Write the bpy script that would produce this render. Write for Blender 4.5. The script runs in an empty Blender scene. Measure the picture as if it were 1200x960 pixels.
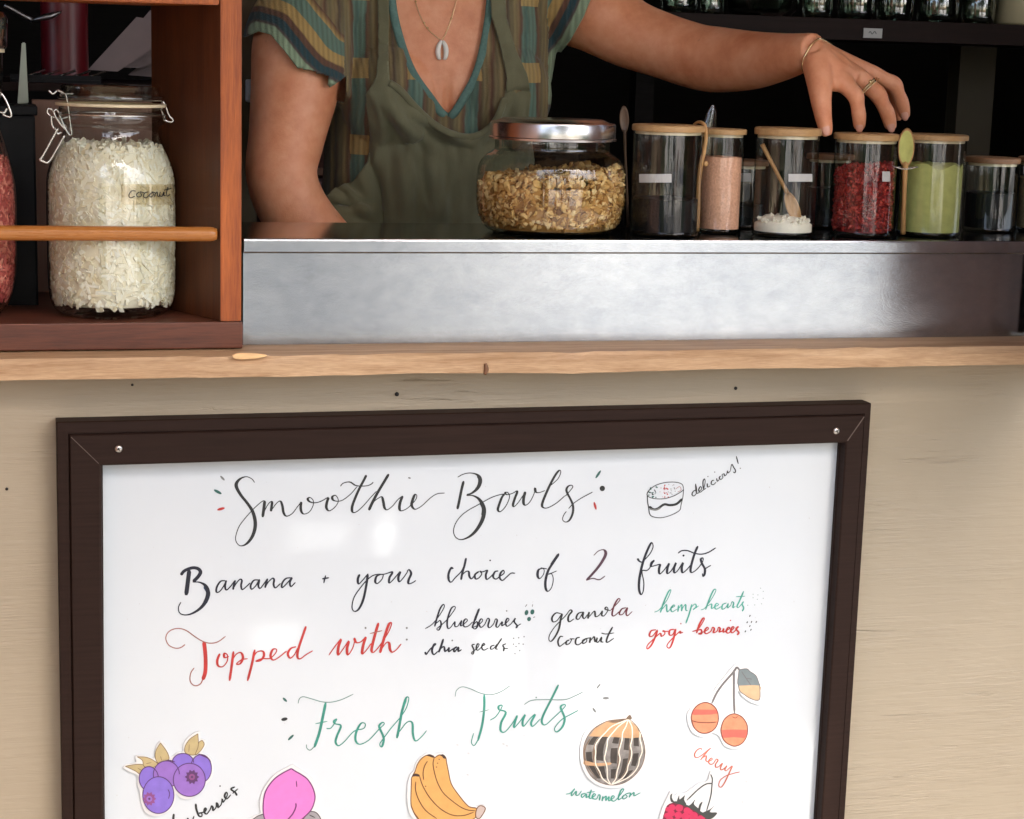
import bpy, bmesh, math, random
from mathutils import Vector, Matrix, noise
from mathutils.bvhtree import BVHTree
S = bpy.context.scene
R = math.radians
random.seed(5)
# ------------------------------------------------------------------ camera, sky, sun, exposure
W0, H0, F = 1200.0, 960.0, 2200.0
CAM = Vector((0, -2.25, 1.46))
YAW, PITCH, ROLL = R(-15.3), R(-10.45), R(1.63)
def _axes():
    rz = lambda v: Vector((math.cos(YAW)*v[0]-math.sin(YAW)*v[1], math.sin(YAW)*v[0]+math.cos(YAW)*v[1], v[2]))
    r = Vector((1, 0, 0)); f = Vector((0, math.cos(PITCH), math.sin(PITCH))); u = Vector((0, -math.sin(PITCH), math.cos(PITCH)))
    return rz(math.cos(ROLL)*r+math.sin(ROLL)*u), rz(f), rz(-math.sin(ROLL)*r+math.cos(ROLL)*u)
AR, AF, AU = _axes()
cd = bpy.data.cameras.new('camera'); cam = bpy.data.objects.new('camera', cd); S.collection.objects.link(cam)
cd.sensor_fit = 'HORIZONTAL'; cd.sensor_width = 36; cd.lens = F/W0*36; cd.clip_end = 500; cd.clip_start = 0.05
m = Matrix.Identity(4)
for i in range(3):
    m[i][0] = AR[i]; m[i][1] = AU[i]; m[i][2] = -AF[i]; m[i][3] = CAM[i]
cam.matrix_world = m; S.camera = cam
SUN_AZ, SUN_EL = R(22), R(53)
SUNV = Vector((math.sin(SUN_AZ)*math.cos(SUN_EL), -math.cos(SUN_AZ)*math.cos(SUN_EL), math.sin(SUN_EL)))
wd = bpy.data.worlds.new('World'); S.world = wd; wd.use_nodes = True
nt = wd.node_tree; bg = nt.nodes['Background']; sky = nt.nodes.new('ShaderNodeTexSky')
sky.sky_type = 'NISHITA'; sky.sun_disc = False; sky.sun_elevation = SUN_EL; sky.sun_rotation = math.pi-SUN_AZ
sky.dust_density = 4.0; sky.air_density = 1.0; sky.ozone_density = 0.6
nt.links.new(sky.outputs[0], bg.inputs[0]); bg.inputs[1].default_value = 0.15
sl = bpy.data.lights.new('sun', 'SUN'); sl.energy = 2.4; sl.angle = R(0.6); sl.color = (1, .94, .84)
so = bpy.data.objects.new('sun', sl); S.collection.objects.link(so); so.location = SUNV*8
so.rotation_euler = SUNV.to_track_quat('Z', 'Y').to_euler()
S.view_settings.view_transform = 'Standard'; S.view_settings.look = 'None'; S.view_settings.gamma = 1
S.view_settings.exposure = 2.17
S.cycles.max_bounces = 10; S.cycles.transparent_max_bounces = 24; S.cycles.caustics_reflective = False
S.cycles.use_denoising = True; S.cycles.sample_clamp_indirect = 6

# ------------------------------------------------------------------ layout helpers
def ray(px, py):
    return AF + AR*((px-W0/2)/F) - AU*((py-H0/2)/F)
def at(px, py, Y):
    d = ray(px, py); return CAM + d*((Y-CAM.y)/d.y)
def atz(px, py, z):
    d = ray(px, py); return CAM + d*((z-CAM.z)/d.z)
def proj(p):
    v = Vector(p)-CAM; w = v.dot(AF); return (W0/2+F*v.dot(AR)/w, H0/2-F*v.dot(AU)/w)
def mpp(px, py, Y):
    return (at(px, py, Y)-CAM).dot(AF)/F

# ------------------------------------------------------------------ materials
def lin(c):
    return tuple(((v/255)/12.92 if v/255 <= .04045 else ((v/255+.055)/1.055)**2.4) for v in c)
class NB:
    def __init__(s, name):
        s.m = bpy.data.materials.new(name); s.m.use_nodes = True; s.t = s.m.node_tree; s.b = s.t.nodes['Principled BSDF']
    def n(s, kind, **kw):
        x = s.t.nodes.new('ShaderNode'+kind)
        for k, v in kw.items(): setattr(x, k, v)
        return x
    def l(s, a, b): s.t.links.new(a, b)
    def coord(s, sc=(1, 1, 1), src='Object', loc=(0, 0, 0)):
        tc = s.n('TexCoord'); mp = s.n('Mapping'); mp.inputs['Scale'].default_value = sc; mp.inputs['Location'].default_value = loc
        s.l(tc.outputs[src], mp.inputs[0]); return mp.outputs[0]
    def noise(s, vec, scale, detail=4, rough=.55, dist=0):
        x = s.n('TexNoise'); x.inputs['Scale'].default_value = scale; x.inputs['Detail'].default_value = detail
        x.inputs['Roughness'].default_value = rough; x.inputs['Distortion'].default_value = dist; s.l(vec, x.inputs['Vector']); return x.outputs[0]
    def ramp(s, f, stops, interp='LINEAR'):
        x = s.n('ValToRGB'); cr = x.color_ramp; cr.interpolation = interp
        while len(cr.elements) > 1: cr.elements.remove(cr.elements[-1])
        for i, (p, c) in enumerate(stops):
            e = cr.elements[0] if i == 0 else cr.elements.new(p)
            e.position = p; e.color = (*c, 1) if len(c) == 3 else c
        s.l(f, x.inputs[0]); return x.outputs[0]
    def math(s, op, a, b=None, c=None):
        x = s.n('Math', operation=op)
        for i, v in enumerate((a, b, c)):
            if v is None: continue
            if isinstance(v, (int, float)): x.inputs[i].default_value = v
            else: s.l(v, x.inputs[i])
        return x.outputs[0]
    def mix(s, f, a, b, bt='MIX'):
        x = s.n('MixRGB', blend_type=bt)
        for i, v in enumerate((f, a, b)):
            if isinstance(v, (int, float)): x.inputs[i].default_value = v
            elif isinstance(v, tuple): x.inputs[i].default_value = (*v, 1)
            else: s.l(v, x.inputs[i])
        return x.outputs[0]
    def bump(s, h, strength=.3, dist=.002, normal=None):
        x = s.n('Bump'); x.inputs['Strength'].default_value = strength; x.inputs['Distance'].default_value = dist
        s.l(h, x.inputs['Height'])
        if normal is not None: s.l(normal, x.inputs['Normal'])
        s.l(x.outputs[0], s.b.inputs['Normal']); return x.outputs[0]
    def base(s, c):
        if isinstance(c, tuple): s.b.inputs['Base Color'].default_value = (*c, 1)
        else: s.l(c, s.b.inputs['Base Color'])
    def set(s, **kw):
        for k, v in kw.items():
            i = s.b.inputs[k.replace('_', ' ')]
            if hasattr(v, 'is_output'): s.l(v, i)
            else: i.default_value = v
        return s
def simple(name, c, rough=.5, metal=0, var=.15, scale=40, bump=0, stretch=(1, 1, 1), bdist=.001, spec=.5):
    q = NB(name); v = q.coord(stretch); f = q.noise(v, scale, 5)
    q.base(q.ramp(f, [(.25, tuple(x*(1-var) for x in c)), (.75, tuple(min(1, x*(1+var)) for x in c))]))
    q.set(Roughness=rough, Metallic=metal); q.b.inputs['Specular IOR Level'].default_value = spec
    if bump: q.bump(f, bump, bdist)
    return q.m
def wood(name, dark, light, axis='x', rough=.45, scale=1.0, bump=.25, streak=26):
    q = NB(name)
    st = {'x': (1.2, 18, 18), 'z': (18, 18, 1.2), 'y': (18, 1.2, 18)}[axis]
    st = tuple(a*scale for a in st)
    v = q.coord(st, loc=(random.random()*9, random.random()*9, random.random()*9))
    a = q.noise(v, 2.2, 6, .6, 1.2); b = q.noise(v, streak, 3, .6)
    c = q.noise(q.coord(), 5, 3)
    f = q.math('ADD', q.math('MULTIPLY', a, .65), q.math('MULTIPLY', b, .35))
    col = q.ramp(f, [(.3, dark), (.5, tuple((x+y)/2 for x, y in zip(dark, light))), (.7, light)])
    q.base(q.mix(q.math('MULTIPLY', c, .35), col, tuple(x*.8 for x in dark), 'MIX'))
    q.set(Roughness=q.math('ADD', q.math('MULTIPLY', b, .2), rough-.1)); q.bump(f, bump, .0015)
    return q.m
def glass(name, tint=(.93, .96, .95), refl=1.0, edge=(.35, .42, .40)):
    q = NB(name); q.t.nodes.remove(q.b); out = q.t.nodes['Material Output']
    tr = q.n('BsdfTransparent'); gl = q.n('BsdfGlossy'); gl.inputs['Roughness'].default_value = .015
    lw = q.n('LayerWeight'); lw.inputs['Blend'].default_value = .5
    fac = q.math('MULTIPLY_ADD', q.math('POWER', lw.outputs['Facing'], 4.0), .75*refl, .07*refl)
    e = q.math('POWER', lw.outputs['Facing'], 5.0)
    q.l(q.mix(e, tint, edge), tr.inputs[0])
    mx = q.n('MixShader'); q.l(fac, mx.inputs[0]); q.l(tr.outputs[0], mx.inputs[1]); q.l(gl.outputs[0], mx.inputs[2])
    wob = q.noise(q.coord((1, 1, .03)), 60, 3); bp = q.n('Bump'); bp.inputs['Strength'].default_value = .35; bp.inputs['Distance'].default_value = .004
    q.l(wob, bp.inputs['Height']); q.l(bp.outputs[0], gl.inputs['Normal'])
    q.l(mx.outputs[0], out.inputs[0]); return q.m

# ------------------------------------------------------------------ mesh helpers
COL = S.collection
def tag(o, label=None, cat=None, group=None, kind=None):
    for k, v in (('label', label), ('category', cat), ('group', group), ('kind', kind)):
        if v: o[k] = v
    return o
def wloc(o):
    p = Vector((0, 0, 0))
    while o is not None: p += o.location; o = o.parent
    return p
def empty(name, loc, label, cat, group=None, kind=None):
    o = bpy.data.objects.new(name, None); COL.objects.link(o); o.location = loc; o.empty_display_size = .05
    return tag(o, label, cat, group, kind)
def build(name, bm, mats, parent=None, loc=None, smooth=True, sharp=None, recalc=True):
    """bm holds world coordinates; the object's origin goes to its parent's origin, or to loc."""
    if recalc: bmesh.ops.recalc_face_normals(bm, faces=bm.faces)
    o0 = wloc(parent) if parent is not None else Vector(loc or (0, 0, 0))
    bmesh.ops.translate(bm, verts=bm.verts, vec=-o0)
    me = bpy.data.meshes.new(name); bm.to_mesh(me); bm.free()
    for mm in (mats if isinstance(mats, (list, tuple)) else [mats]): me.materials.append(mm)
    if smooth:
        me.shade_smooth()
        if sharp is not None: me.set_sharp_from_angle(angle=R(sharp))
    o = bpy.data.objects.new(name, me); COL.objects.link(o)
    if parent is not None: o.parent = parent
    else: o.location = o0
    return o
def box(bm, a, b, bev=0.0, mi=0):
    x0, y0, z0 = (min(p, q) for p, q in zip(a, b)); x1, y1, z1 = (max(p, q) for p, q in zip(a, b))
    vs = [bm.verts.new(c) for c in ((x0,y0,z0),(x1,y0,z0),(x1,y1,z0),(x0,y1,z0),(x0,y0,z1),(x1,y0,z1),(x1,y1,z1),(x0,y1,z1))]
    fs = [bm.faces.new([vs[i] for i in f]) for f in ((0,3,2,1),(4,5,6,7),(0,1,5,4),(1,2,6,5),(2,3,7,6),(3,0,4,7))]
    for f in fs: f.material_index = mi
    if bev: bmesh.ops.bevel(bm, geom=list({e for f in fs for e in f.edges}), offset=bev, segments=2, affect='EDGES', profile=.6)
def prism(bm, pts, vec, mi=0, bev=0):
    """extrude a 3-D polygon along vec"""
    a = [bm.verts.new(p) for p in pts]; b = [bm.verts.new(Vector(p)+Vector(vec)) for p in pts]; n = len(a)
    fs = [bm.faces.new(a), bm.faces.new(b[::-1])] + [bm.faces.new((a[i], b[i], b[(i+1) % n], a[(i+1) % n])) for i in range(n)]
    for f in fs: f.material_index = mi
    if bev: bmesh.ops.bevel(bm, geom=list({e for f in fs for e in f.edges}), offset=bev, segments=2, affect='EDGES')
def lathe(bm, c, prof, n=48, mi=0, close=True, sq=0.0):
    """prof: (radius, z); c: axis point. sq>0 squares the section a little."""
    rings = []
    for r, z in prof:
        if r < 1e-5: rings.append([bm.verts.new((c[0], c[1], z))]); continue
        ring = []
        for i in range(n):
            a = 2*math.pi*i/n; k = 1+sq*(abs(math.sin(2*a))**1.5) if sq else 1
            ring.append(bm.verts.new((c[0]+r*k*math.cos(a), c[1]+r*k*math.sin(a), z)))
        rings.append(ring)
    for A, B in zip(rings, rings[1:]):
        for i in range(n):
            j = (i+1) % n
            if len(A) == 1 and len(B) == 1: continue
            f = bm.faces.new((A[0], B[j], B[i])) if len(A) == 1 else bm.faces.new((A[i], A[j], B[0])) if len(B) == 1 else bm.faces.new((A[i], A[j], B[j], B[i]))
            f.material_index = mi
def crom(pts, k=6):
    P = [Vector(p) for p in pts]
    if len(P) < 3:
        return [P[0].lerp(P[-1], i/k) for i in range(k+1)] if len(P) == 2 else P
    out = []
    for i in range(len(P)-1):
        p0 = P[i-1] if i else P[0]*2-P[1]; p1 = P[i]; p2 = P[i+1]; p3 = P[i+2] if i+2 < len(P) else P[-1]*2-P[-2]
        for s in range(k):
            t = s/k
            out.append(.5*((2*p1)+(p2-p0)*t+(2*p0-5*p1+4*p2-p3)*t*t+(3*p1-p0-3*p2+p3)*t**3))
    out.append(P[-1]); return out
def tube(bm, pts, rad, n=10, mi=0, closed=False, flat=None):
    """swept tube; rad is one radius or one per point; flat=(axis, factor) squashes the section"""
    P = [Vector(p) for p in pts]; N = len(P); rr = rad if isinstance(rad, (list, tuple)) else [rad]*N
    rings = []; prev = None
    for i in range(N):
        t = (P[(i+1) % N]-P[i-1]) if closed else (P[min(i+1, N-1)]-P[max(i-1, 0)])
        t = t.normalized() if t.length > 1e-9 else Vector((0, 0, 1))
        if prev is None: u = t.orthogonal().normalized()
        else:
            u = prev-t*prev.dot(t); u = u.normalized() if u.length > 1e-6 else t.orthogonal().normalized()
        prev = u; w = t.cross(u); ring = []
        for k in range(n):
            a = 2*math.pi*k/n; o = (u*math.cos(a)+w*math.sin(a))*rr[i]
            if flat: ax = Vector(flat[0]); o -= ax*o.dot(ax)*(1-flat[1])
            ring.append(bm.verts.new(P[i]+o))
        rings.append(ring)
    for i in range(N if closed else N-1):
        A, B = rings[i], rings[(i+1) % N]
        for k in range(n):
            bm.faces.new((A[k], A[(k+1) % n], B[(k+1) % n], B[k])).material_index = mi
    if not closed:
        bm.faces.new(rings[0][::-1]).material_index = mi; bm.faces.new(rings[-1]).material_index = mi
def ctube(bm, ctrl, k=6, n=12, mi=0, closed=False, flat=None):
    """control points (Vector, radius) smoothed"""
    q = crom([(p[0], p[1], p[2]) for p, r in ctrl], k)
    rs = [x[0] for x in crom([(r, 0, 0) for p, r in ctrl], k)]
    tube(bm, q, rs, n, mi, closed, flat)
def ball(bm, c, r, sc=(1, 1, 1), mi=0, u=12, v=8, rot=None):
    M = Matrix.Translation(c) @ (rot.to_4x4() if rot is not None else Matrix.Identity(4)) @ Matrix.Diagonal((*[r*s for s in sc], 1))
    g = bmesh.ops.create_uvsphere(bm, u_segments=u, v_segments=v, radius=1, matrix=M)
    for f in {f for w in g['verts'] for f in w.link_faces}: f.material_index = mi
def NM(): return bmesh.new()

# ================================================================== MATERIALS
q = NB('painted_plywood')
v = q.coord((1, 1, 1)); g1 = q.noise(q.coord((3, 3, 46)), 2.2, 8, .62, .6); g2 = q.noise(q.coord((9, 9, 160)), 2.0, 4, .6)
msk = q.ramp(q.noise(q.coord((2.5, 1, 9)), 1.9, 4), [(.47, (0, 0, 0)), (.66, (1, 1, 1))]); big = q.noise(v, 1.7, 3)
crk = q.ramp(q.noise(q.coord((5, 1, 75)), 1.7, 5, .62, .8), [(.0, (1, 1, 1)), (.27, (1, 1, 1)), (.36, (0, 0, 0))])
crkm = q.math('MULTIPLY', crk, msk)
c = q.ramp(big, [(.3, (.335, .278, .196)), (.7, (.385, .325, .236))])
sp = q.ramp(q.noise(v, 60, 2), [(.70, (0, 0, 0)), (.76, (1, 1, 1))])
c = q.mix(q.math('MULTIPLY', sp, .25), c, (.28, .22, .15)); q.base(q.mix(q.math('MULTIPLY', crkm, .05), c, (.24, .18, .11)))
h = q.math('SUBTRACT', q.math('ADD', q.math('MULTIPLY', g1, .45), q.math('MULTIPLY', q.math('MULTIPLY', g2, msk), .6)), q.math('MULTIPLY', crkm, .8))
q.set(Roughness=.5); q.bump(h, .8, .0028); M_ply = q.m
M_pine = wood('pine_ledge', (.33, .175, .078), (.76, .53, .32), 'x', .55, 1.3, .8, 34)
M_redwood = wood('stained_redwood', (.24, .045, .006), (.68, .18, .03), 'z', .4, 1.2, .4)
M_darkred = wood('dark_stained_board', (.055, .016, .010), (.23, .072, .035), 'x', .42, 1, .35)
M_shaded_corner = wood('shaded_corner_wood', (.05, .014, .005), (.17, .05, .014), 'z', .5, .8, .3)  # shade on the inner face put into a darker wood colour
M_dowel = wood('varnished_dowel', (.36, .12, .025), (.55, .22, .05), 'x', .28, .8, .05)
M_bamboo = wood('bamboo', (.42, .24, .10), (.62, .40, .19), 'x', .4, 1.5, .1)
M_bamboo_dark = wood('dark_bamboo', (.16, .08, .04), (.30, .16, .08), 'x', .4, 1.5, .1)
M_spoon = wood('spoon_wood', (.40, .21, .075), (.60, .35, .14), 'z', .45, 1.5, .1)
M_dkspoon = wood('dark_spoon_wood', (.05, .03, .02), (.18, .10, .05), 'z', .4, 1.5, .1)
q = NB('brushed_steel'); sm = q.noise(q.coord((3, 3, 6)), 2.0, 6, .62); fn = q.noise(q.coord((26, 26, 120)), 5, 4, .7); mt = q.noise(q.coord((1, 1, 1.6)), 40, 4, .7)
q.base(q.ramp(q.math('ADD', q.math('MULTIPLY', sm, .6), q.math('MULTIPLY', mt, .4)), [(.34, (.31, .34, .39)), (.66, (.45, .48, .525))])); q.set(Metallic=1.0)
q.set(Roughness=q.math('ADD', q.math('ADD', q.math('MULTIPLY', fn, .14), q.math('MULTIPLY', sm, .10)), .06)); q.set(Anisotropic=.85)
tg = q.n('CombineXYZ'); tg.inputs[2].default_value = 1; q.l(tg.outputs[0], q.b.inputs['Tangent'])
q.bump(q.math('ADD', q.math('MULTIPLY', mt, .5), q.math('MULTIPLY', fn, .9)), .14, .0008); M_steel = q.m
M_steeltop = simple('counter_steel', (.42, .42, .43), .14, 1, .06, 8)
q = NB('satin_lid'); q.base((.62, .60, .61)); q.set(Metallic=1.0, Roughness=.22, Anisotropic=.5); M_lid = q.m
M_wire = simple('clamp_wire', (.62, .60, .56), .25, 1, .1, 60)
M_glass = glass('jar_glass', refl=1.25, edge=(.30, .36, .34)); M_glasslid = glass('clear_glass_lid', (.86, .88, .86), 2.4, (.52, .57, .54)); M_glass2 = glass('thin_jar_glass', (.95, .965, .96), .9)
M_glassdk = glass('green_tinted_glass', (.80, .86, .80), 3.0, (.58, .66, .58))
M_gasket = simple('cream_gasket', (.72, .62, .42), .5, 0, .05)
M_label = simple('paper_label', (.74, .70, .62), .6, 0, .05, 30)
M_labelw = simple('white_label', (.50, .50, .49), .6, 0, .05, 30)
M_coco = simple('coconut_flesh', (.92, .84, .63), .5, 0, .08, 70)
M_oat = simple('toasted_oats', (.66, .40, .15), .6, 0, .5, 90, .3)
M_goji = simple('dried_goji', (.34, .026, .026), .42, 0, .45, 120, .3, spec=.15)
M_gojip = simple('pink_dried_berries', (.60, .13, .10), .5, 0, .4, 120, .3)
M_added_gravel = simple('added_pale_gravel', (.50, .485, .44), .9, 0, .12, 9, .3)
def pieces(name, stops, rough=.55, bump=.2, bs=120, spec=.3):
    q = NB(name); g_ = q.n('NewGeometry'); n_ = q.noise(q.coord(), bs, 4)
    f = q.math('ADD', q.math('MULTIPLY', g_.outputs['Random Per Island'], .72), q.math('MULTIPLY', n_, .28)); q.base(q.ramp(f, stops)); q.set(Roughness=rough); q.b.inputs['Specular IOR Level'].default_value = spec; q.bump(n_, bump, .001); return q.m
M_coco = pieces('coconut_flesh', [(.1, (.80, .69, .45)), (.45, (.90, .84, .66)), (.9, (.95, .92, .80))]); M_oat = pieces('toasted_oats', [(.12, (.17, .065, .014)), (.35, (.46, .235, .065)), (.6, (.72, .44, .155)), (.9, (.86, .64, .33))])
M_goji = pieces('dried_goji', [(.1, (.10, .006, .008)), (.5, (.30, .02, .02)), (.9, (.50, .06, .04))], .4); M_gojip = pieces('pink_dried_berries', [(.1, (.26, .03, .03)), (.5, (.55, .11, .09)), (.9, (.75, .28, .20))], .5)
M_salt = simple('pink_salt', (.93, .46, .30), .6, 0, .25, 330, .6, bdist=.002, spec=.15)
M_protein = simple('white_powder', (.90, .86, .72), .7, 0, .05, 120, .4)
M_matcha = simple('matcha_powder', (.50, .51, .17), .8, 0, .12, 90, .1, spec=.15)
M_chia = simple('black_seeds', (.008, .0078, .008), .5, 0, .6, 420, .5, spec=.15)
M_hemp = simple('beige_seeds', (.34, .24, .12), .6, 0, .5, 330, .5)
M_frame = simple('brown_frame', (.022, .0115, .0085), .6, 0, .25, 8, .2, (1, 1, 30), spec=.12)
M_screw = simple('screw_steel', (.65, .63, .6), .3, 1, .2, 90)
M_dark = simple('hole_black', (.012, .011, .01), .7)
q = NB('whiteboard_enamel'); f = q.noise(q.coord(), 7, 5)
q.base(q.ramp(f, [(.3, (.60, .648, .688)), (.7, (.625, .67, .705))])); q.set(Roughness=.10); q.b.inputs['Coat Weight'].default_value = .3; q.b.inputs['Coat Roughness'].default_value = .05
M_white = q.m
M_sticker = simple('sticker_paper', (.69, .69, .69), .35, 0, .02)
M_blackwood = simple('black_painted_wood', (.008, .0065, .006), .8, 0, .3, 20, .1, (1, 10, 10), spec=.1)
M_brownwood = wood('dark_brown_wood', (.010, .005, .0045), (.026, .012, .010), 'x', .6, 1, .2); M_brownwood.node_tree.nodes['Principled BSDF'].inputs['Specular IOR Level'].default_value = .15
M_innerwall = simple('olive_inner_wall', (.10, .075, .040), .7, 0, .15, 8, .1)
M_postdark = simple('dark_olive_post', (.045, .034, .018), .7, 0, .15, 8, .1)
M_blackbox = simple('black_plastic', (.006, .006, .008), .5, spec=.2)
M_redtin = simple('dark_red_enamel', (.10, .005, .009), .35, 0, .1)
M_paper = simple('grey_paper', (.20, .155, .155), .6, 0, .06)
M_cream = simple('cream_ceramic', (.55, .48, .30), .3, 0, .05)
M_grey = simple('grey_metal', (.30, .30, .30), .35, 1, .1)
M_mint = simple('pale_plastic', (.55, .62, .52), .4, 0, .05)
M_concrete = simple('concrete_paving', (.19, .18, .165), .8, 0, .2, 1.5, .2)
M_shutter = wood('brown_shutter_wood', (.24, .12, .08), (.36, .20, .14), 'z', .5, 1, .2)
M_leaf = simple('leaf_green', (.07, .12, .035), .5, 0, .5, .8)
M_bark = simple('bark', (.10, .07, .05), .8, 0, .3, 12, .5, (1, 1, .2))
def ink(name, c, rough=.4): return simple('ink_'+name, c, rough, 0, .25, 60)
I_blk = ink('black', (.012, .014, .016)); I_navy = ink('navy', (.006, .008, .020)); I_blue = ink('blue', (.012, .045, .11))
I_red = ink('red', (.42, .028, .024)); I_redg = ink('dull_red', (.30, .11, .09)); I_teal = ink('teal', (.035, .25, .19)); I_gry = ink('grey', (.16, .17, .17))
I_tealg = ink('thin_teal', (.13, .24, .21)); I_maroon = ink('maroon', (.10, .016, .028)); I_plum = ink('plum', (.07, .03, .05)); I_cherry = ink('cherry', (.45, .12, .075))
I_dteal = ink('dark_teal', (.018, .10, .085)); I_tealp = ink('pale_teal', (.06, .33, .26))
# ================================================================== GROUND, KIOSK, SURROUNDINGS
bm = NM(); g = bmesh.ops.create_grid(bm, x_segments=1, y_segments=1, size=60, matrix=Matrix.Translation((0, 0, 0)))
tag(build('ground', bm, M_concrete, loc=(0, 0, 0)), 'pale concrete paving in front of the kiosk', 'ground', kind='structure')
bm = NM(); box(bm, (-30, -40, -.02), (30, -6.2, .006)); tag(build('added_gravel_road', bm, M_added_gravel, loc=(0, -6.2, 0), smooth=False), 'unseen pale gravel road beyond the paving, added to brighten the jar reflections', 'road', kind='structure')  # unseen; added as a bright surface for the jars to mirror
YL0, YL1, YST, YC0, YC1 = -.045, .03, .03, .021, .25      # ledge front/back, steel riser, counter lip, counter back
ZLT = at(700, 399.5, YL1).z                                 # ledge top
ZLB = at(600, 437, YL0).z                                   # ledge underside
ZCT = at(700, 281, YC0).z                                   # counter top
XL, XR = -1.3, 2.6
kiosk = empty('kiosk', (.6, .9, 0), 'beige painted wooden kiosk whose serving opening frames the woman', 'kiosk')
bm = NM(); box(bm, (XL, 0, 0), (XR, .024, ZLB-.001)); fw = build('front_wall', bm, M_ply, kiosk, smooth=False)
for px, py, r in ((465, 462, 2.4), (862, 455, 2.0), (8, 573, 1.6), (1181, 592, 0), (155, 451, 1.4), (1043, 772, 0)):
    p = at(px, py, 0)
    if r:
        bm = NM(); lathe(bm, (0, 0), [(0, 0), (r*.0011, 0), (r*.0011, .0012), (0, .0016)], 10)
        bmesh.ops.transform(bm, matrix=Matrix.Translation(p) @ Matrix.Rotation(R(90), 4, 'X'), verts=bm.verts)
        build('nail', bm, M_dark, fw)
bm = NM()
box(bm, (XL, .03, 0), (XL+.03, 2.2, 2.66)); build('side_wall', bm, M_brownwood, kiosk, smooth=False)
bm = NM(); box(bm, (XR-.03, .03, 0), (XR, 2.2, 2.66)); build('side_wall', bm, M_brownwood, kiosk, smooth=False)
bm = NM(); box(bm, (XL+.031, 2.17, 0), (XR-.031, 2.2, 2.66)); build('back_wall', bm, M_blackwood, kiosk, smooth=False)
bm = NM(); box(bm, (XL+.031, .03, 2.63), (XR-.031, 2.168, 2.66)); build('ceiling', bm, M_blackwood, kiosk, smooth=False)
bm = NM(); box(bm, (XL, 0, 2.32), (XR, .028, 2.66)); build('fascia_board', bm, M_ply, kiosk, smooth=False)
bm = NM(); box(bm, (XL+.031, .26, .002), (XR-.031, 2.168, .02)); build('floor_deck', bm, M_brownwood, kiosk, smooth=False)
# olive inner post just right of the shelf unit, with a light switch on it
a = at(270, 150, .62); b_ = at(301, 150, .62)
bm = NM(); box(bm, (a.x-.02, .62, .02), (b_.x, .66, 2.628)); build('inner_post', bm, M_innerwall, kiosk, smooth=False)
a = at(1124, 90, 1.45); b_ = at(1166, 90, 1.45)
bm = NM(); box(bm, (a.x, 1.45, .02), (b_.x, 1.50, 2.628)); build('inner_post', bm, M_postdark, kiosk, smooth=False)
p0 = at(288, 93, .612); p1 = at(296, 120, .612)
sw = NM(); box(sw, (p0.x, .600, p1.z), (p1.x, .6195, p0.z), .003); p2 = at(290, 100, .6); p3 = at(294, 112, .6); box(sw, (p2.x, .594, p3.z), (p3.x, .602, p2.z), .001)
tag(build('light_switch', sw, M_labelw, loc=(p0.x, .6195, p1.z)), 'small pale grey switch on the olive post left of the woman', 'switch')
# unseen board roof, added with gaps shaped to drop sun patches on the board
ZCAN = 2.72
def to_added_canopy(px, py):
    p = at(px, py, -.012); return p+SUNV*((ZCAN-p.z)/SUNV.z)
holes = []
shear = SUNV.x/SUNV.y
for x0, y0, x1, y1 in ((562, 752, 607, 838), (668, 760, 799, 892), (803, 790, 893, 905), (296, 741, 352, 760), (922, 870, 960, 990), (440, 612, 462, 652), (338, 622, 408, 638)):
    A = to_added_canopy(x0, y0); B = to_added_canopy(x1, y1); ua, ub = at(x0, (y0+y1)/2, -.012).x, at(x1, (y0+y1)/2, -.012).x
    holes.append((min(ua, ub), max(ua, ub), min(A.y, B.y), max(A.y, B.y)))
YCF = -1.48
lat = []
for h in holes:                                              # each gap is crossed by thin laths
    n_ = max(2, int((h[3]-h[2])/.014))
    for k in range(n_): lat.append((h[0], h[1], h[2]+(h[3]-h[2])*(k+.0)/n_, h[2]+(h[3]-h[2])*(k+.74)/n_))
xs = sorted({-1.6, 3.2, *[h[0] for h in holes], *[h[1] for h in holes]}); ys = sorted({YCF, -.002, *[h[2] for h in holes], *[h[3] for h in holes]})
can = empty('added_canopy', (.6, -.002, ZCAN), 'unseen timber board roof, added with latticed gaps to shape sun patches on the whiteboard', 'added_canopy')
bm = NM()
def slab(bm, x0, x1, y0, y1, z):
    bm.faces.new([bm.verts.new((x+shear*(y+.012), y, z)) for x, y in ((x0, y0), (x1, y0), (x1, y1), (x0, y1))])
for i in range(len(xs)-1):
    for j in range(len(ys)-1):
        cx, cy = (xs[i]+xs[i+1])/2, (ys[j]+ys[j+1])/2
        if any(h[0] < cx < h[1] and h[2] < cy < h[3] for h in holes): continue
        for zz in (ZCAN, ZCAN+.004): slab(bm, xs[i], xs[i+1], ys[j], ys[j+1], zz)
for h in lat: slab(bm, *h, ZCAN+.002)
build('added_deck_boards', bm, M_pine, can, smooth=False)
for x in (-1.0, 2.6):
    bm = NM(); box(bm, (x-.05, YCF+.02, 0.0), (x+.05, YCF+.12, ZCAN-.001), .006); build('post', bm, M_shutter, can, smooth=False)  # post of the unseen added canopy
# unseen shutter leaf, added so the steel mirrors a dark stripe
sh = empty('added_shutter_leaf', (1.345, -.2, ZLT), 'unseen dark brown shutter leaf, added at the right end of the counter to darken the steel reflection', 'shutter')
bm = NM(); box(bm, (1.345, -.40, ZLT-.05), (1.375, -.052, 1.95), .003); box(bm, (1.3455, -.0515, ZLT+.003), (1.3745, .018, 1.95), .001); build('panel', bm, M_shutter, sh, smooth=False)  # panel of the unseen added shutter leaf
bm = NM()
for z in (ZLT+.12, 1.7):
    bm = NM(); box(bm, (1.376, -.385, z), (1.392, -.035, z+.07), .003); build('added_batten', bm, M_shutter, sh, smooth=False)
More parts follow.
